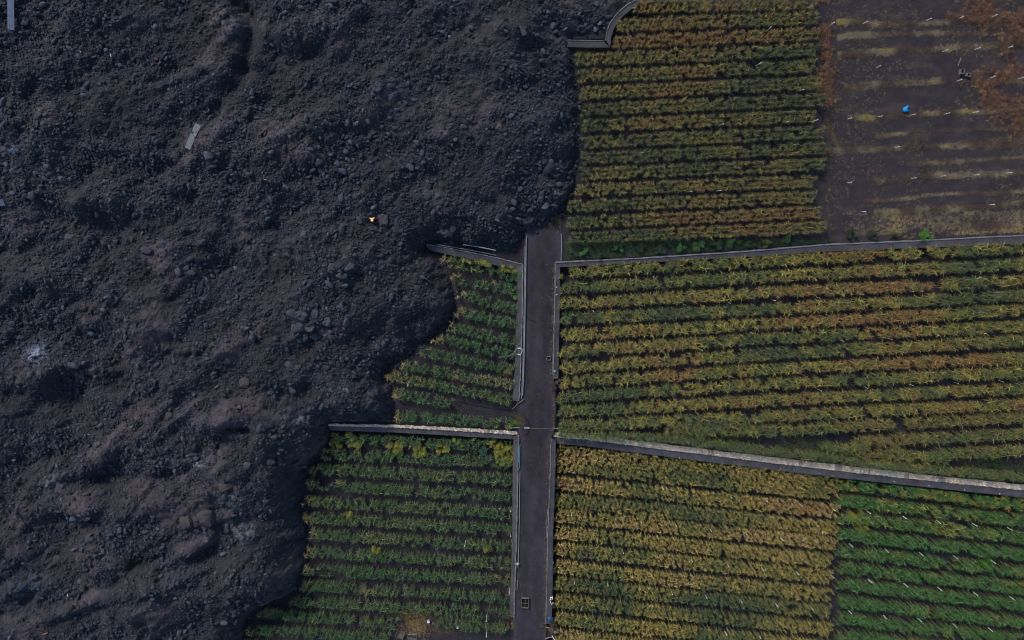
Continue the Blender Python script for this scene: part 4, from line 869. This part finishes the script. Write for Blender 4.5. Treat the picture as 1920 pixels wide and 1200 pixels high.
# teal capped concrete box
P = p2w(1041, 700, .0); root = thing('valve_box', (float(P[0]), float(P[1]), 0.0), 'concrete box with a round teal cap at the end of the right road wall', 'valve box')
MB().box((P[0], P[1], .75), (1.0, 1.35, 1.7)).build('body', M['wall'], root); Q = p2w(1039.5, 695.5, 1.6)
MB().tube([(Q[0], Q[1], 1.6), (Q[0], Q[1], 1.85), (Q[0], Q[1], 1.9)], [.24, .24, .12], 14).build('cap', M['teal'], root)
MB().tube([(Q[0], Q[1], 1.9), (Q[0], Q[1], 1.98)], .09, 10).build('knob', M['white'], root)
# debris sheets on the lava
def sheet(px, py_, L_, W_, ang, m_, label, name='metal_sheet', cat='sheet', ribs=True, dz=.35):
    P = p2w(px, py_, ZL); z0, _ = lava_h(P[:1], P[1:2]); P = p2w(px, py_, z0[0]+dz+.3); zc = z0[0]+dz+.3
    n = 13; u = np.linspace(-.5, .5, n); ks = np.linspace(-.5, .5, 20)
    U, K = np.meshgrid(u, ks); zz = (.022*np.cos(U*6.283*4) if ribs else .03*np.cos(U*4))+.10*np.sin(K*5+1)*L_*.06
    edge = 1+.03*fbm(K*9, U*0, 3, 2)
    c, s = math.cos(ang), math.sin(ang); xx = U*W_; yy = K*L_*edge
    V = np.stack([P[0]+xx*c-yy*s, P[1]+xx*s+yy*c, zc+zz+K*.25], -1).reshape(-1, 3); V2 = V.copy(); V2[:, 2] -= .05
    i = np.arange(19)[:, None]*n+np.arange(n-1)[None]; q = np.stack([i, i+1, i+n+1, i+n], -1).reshape(-1, 4); m = len(V)
    bd = [k_ for k_ in range(n)]+[k_*n+n-1 for k_ in range(1, 20)]+[19*n+k_ for k_ in range(n-2, -1, -1)]+[k_*n for k_ in range(18, 0, -1)]
    bd = np.array(bd); b2 = np.roll(bd, -1)
    o = mesh_obj(name, np.concatenate([V, V2]), [np.concatenate([q, q[:, ::-1]+m, np.stack([bd+m, b2+m, b2, bd], 1)])], M[m_])
    return tag(o, label, cat)
sheet(361, 256, 4.6, 1.0, R(-29), 'sheet', 'grey corrugated sheet lying slantwise across the lava gully')
sheet(20, 10, 7.8, 1.15, R(-7), 'bluesheet', 'long bluish sheet at the top left corner of the lava')
sheet(1, 380, 1.1, 1.2, R(5), 'bluesheet', 'small bluish sheet at the left edge of the lava')
sheet(981, 57, 1.5, .8, R(20), 'wall', 'small pale slab half sunk in the upper lava near the wall stub', ribs=False)
# blue tarp bundle on the bare plot
P = p2w(1700, 204, Z_TR+.5); v, f = ico(3); ang = np.arctan2(v[:, 1], v[:, 0])
sp = 1+.9*np.exp(-((ang-R(62))/.16)**2)*np.clip(1-v[:, 2]**2, 0, 1)+.8*np.exp(-((ang+R(18))/.16)**2)*np.clip(1-v[:, 2]**2, 0, 1)-.55*np.exp(-((ang-R(22))/.45)**2)
v = v*sp[:, None]*(1+.06*fbm(v[:, 0]*3, v[:, 1]*3+v[:, 2]*2, 4, 3))[:, None]*np.array([.50, .48, .36])
o = mesh_obj('blue_sack', v+np.array([P[0]-.1, P[1]-.1, Z_TR+.35]), f, M['blue'], smooth=True); tag(o, 'bright blue knotted sack lying on the bare plot', 'sack')
P = p2w(1031.5, 1161, 0); root = None
v, f = ico(2); v = v*(1+.25*fbm(v[:, 0]*2+4, v[:, 1]*2+v[:, 2]*2, 14, 3))[:, None]*np.array([.62, .62, .5])
o = mesh_obj('blue_bag', v+np.array([P[0], P[1], -.1]), f, M['navy'], smooth=False); tag(o, 'crumpled dark blue bag at the bottom right edge of the road', 'bag')
# white tap drum
P = p2w(1034, 1122, 0.4); root = thing('white_canister', (float(P[0]), float(P[1]), -.3), 'white canister with a bent pipe on the wall right of the lower road', 'canister')
MB().box((P[0], P[1], .1), (.55, .42, .8), R(5)).build('body', M['white'], root); MB().tube([(P[0], P[1], .5), (P[0], P[1], .55), (P[0], P[1], .6)], [.12, .12, .1], 10).build('cap', M['dark'], root)
Pp = [(1031, 1124), (1032, 1129), (1034, 1133), (1037, 1132), (1037, 1129)]
MB().tube(p2w([p[0] for p in Pp], [p[1] for p in Pp], .4), .06, 6).build('bent_pipe', M['white'], root)
def bucket(px, py_, z, r, h, m_, label):
    P = p2w(px, py_, z+h); root = thing('bucket', (float(P[0]), float(P[1]), z), label, 'bucket')
    b = MB().tube([(P[0], P[1], z), (P[0], P[1], z+h*.5), (P[0], P[1], z+h), (P[0], P[1], z+h-.02), (P[0], P[1], z+.08)], [r*.8, r*.9, r, r*.88, r*.7], 16); b.build('body', M[m_], root)
    a = np.linspace(0, math.pi, 9); MB().tube(np.stack([P[0]+np.cos(a)*r, P[1]+np.sin(a)*r*.9, np.full(9, z+h+.03)], 1), .02, 5).build('handle', M['pipe'], root)
bucket(803, 1166, Z_BL, .32, .4, 'white', 'white bucket left of the last row end at the bottom'); bucket(858, 1177, Z_BL, .26, .3, 'white', 'small white bucket on the bare yard at the bottom')
bucket(1041, 1168+18, -.3, .30, .5, 'conc', 'grey bucket in the junk pile at the bottom right of the road')
line_obj('junk_bar', [(1022, 1198), (1029, 1195.5), (1035, 1195)], .08, M['pipe'], 'pale bar lying level in the junk pile', 'bar', z=.2, n=6); line_obj('junk_bar', [(1035, 1192), (1039, 1199), (1043, 1206)], .09, M['white'], 'white bar sloping down in the junk pile', 'bar', z=.25, n=6)
line_obj('junk_bar', [(1023, 1176.5), (1031, 1177.5)], .12, M['conc'], 'short thick bar above the junk pile', 'bar', z=.25, n=6)
# board lid of the junk
P = p2w(1035, 1183, .1); b = MB().tube([(P[0], P[1]-.0, .05), (P[0], P[1], .15)], [.55, .5], 12)
o = b.build('round_lid', M['wall']); tag(o, 'round grey lid leaning in the junk at the bottom of the road', 'lid')
# tools by the heap
P0 = p2w([727, 735, 742], [1189, 1177, 1166], [Z_BL+.15, Z_BL+.3, Z_BL+.4]); root = thing('blue_tool', tuple(map(float, P0[0])), 'long blue handled tool slanting up to the straw heap', 'tool')
MB().tube(P0, .07, 8).build('handle', M['teal'], root); Q = P0[-1]; MB().box((Q[0]+.1, Q[1]+.15, Q[2]), (.3, .45, .05), R(-35)).build('blade', M['navy'], root)
line_obj('orange_stick', [(735, 1181), (742, 1180), (749, 1179)], .05, M['orange'], 'short orange stick above the slatted crate', 'stick', z=Z_BL+.2, n=6)
line_obj('dark_gap_strip', [(571, 1073), (590, 1073.5), (612, 1076)], .22, M['dark'], 'dark strip standing for a dark gap in the lower left rows by the lava', 'dark strip', z=Z_BL+1.7, n=14)  # near-black strip added to stand for a dark gap among the plants
line_obj('kerb_block', [(957, 802), (975, 802)], .12, M['conc'], 'pale kerb block at the corner above the lower left field', 'kerb', z=1.15, n=5)
line_obj('kerb_block', [(1036, 803), (1048, 803.5)], .10, M['conc'], 'pale kerb block on the right side of the crossing', 'kerb', z=1.15, n=5)
# glowing vent in the lava
P = p2w(697, 412, ZL); z0, _ = lava_h(P[:1], P[1:2]); zc = float(z0[0])+.45
sh = [(-8, 5.5), (-4, 6), (1, 5), (5, 6.5), (8, 6), (7, 4), (3, 3.5), (3, -5), (-2, -5), (-3, -2), (-1, 0), (-4, 2), (-6, 4)]
pts = np.array([(697+a*.62, 412-b_*.62) for a, b_ in sh]); Vt_ = p2w(pts[:, 0], pts[:, 1], zc+.1*np.sin(np.arange(len(sh))*2.)); cen = p2w(698, 410.5, zc+.22)[None]; Vb = Vt_.copy(); Vb[:, 2] -= .5
n = len(sh); V = np.concatenate([Vt_, Vb, cen]); T_ = [[k_, (k_+1) % n, 2*n] for k_ in range(n)]; Q_ = [[k_+n, (k_+1) % n+n, (k_+1) % n, k_] for k_ in range(n)]
o = mesh_obj('glowing_lava', V, [np.array(T_), np.array(Q_)], M['glow']); tag(o, 'small yellow glowing patch of molten lava in the dark rubble', 'molten lava')
# white debris flecks on lava: scraps
for (px, py_, s_, m_, lab) in [(208, 104, .28, 'white', 'white scrap on the upper left lava'), (293, 111, .35, 'orange', 'rusty orange scrap on the upper left lava'), (151, 97, .2, 'white', 'thin white splinter near the top left'), (375, 338, .14, 'white', 'tiny white scrap below the corrugated sheet'), (127, 1116, .3, 'white', 'white splinter on the lower left ash'), (85, 1188, .5, 'orange', 'rusty brown splinter at the bottom left'), (228, 1044, .3, 'wood', 'brown stick on the lower middle ash'), (497, 337, .3, 'sheet', 'small pale scrap in the central rubble')]:
    P = p2w(px, py_, ZL); z0, _ = lava_h(P[:1], P[1:2]); zc = float(z0[0])+.35; P = p2w(px, py_, zc)
    a = rp_.random()*3; b = MB().tube([(P[0]-s_*math.cos(a), P[1]-s_*math.sin(a), zc), (P[0], P[1], zc+.08), (P[0]+s_*math.cos(a), P[1]+s_*math.sin(a), zc+.02)], [s_*.15, s_*.28, s_*.1], 5)
    o = b.build('debris_scrap', M[m_]); tag(o, lab, 'scrap', 'scraps of debris on the lava')
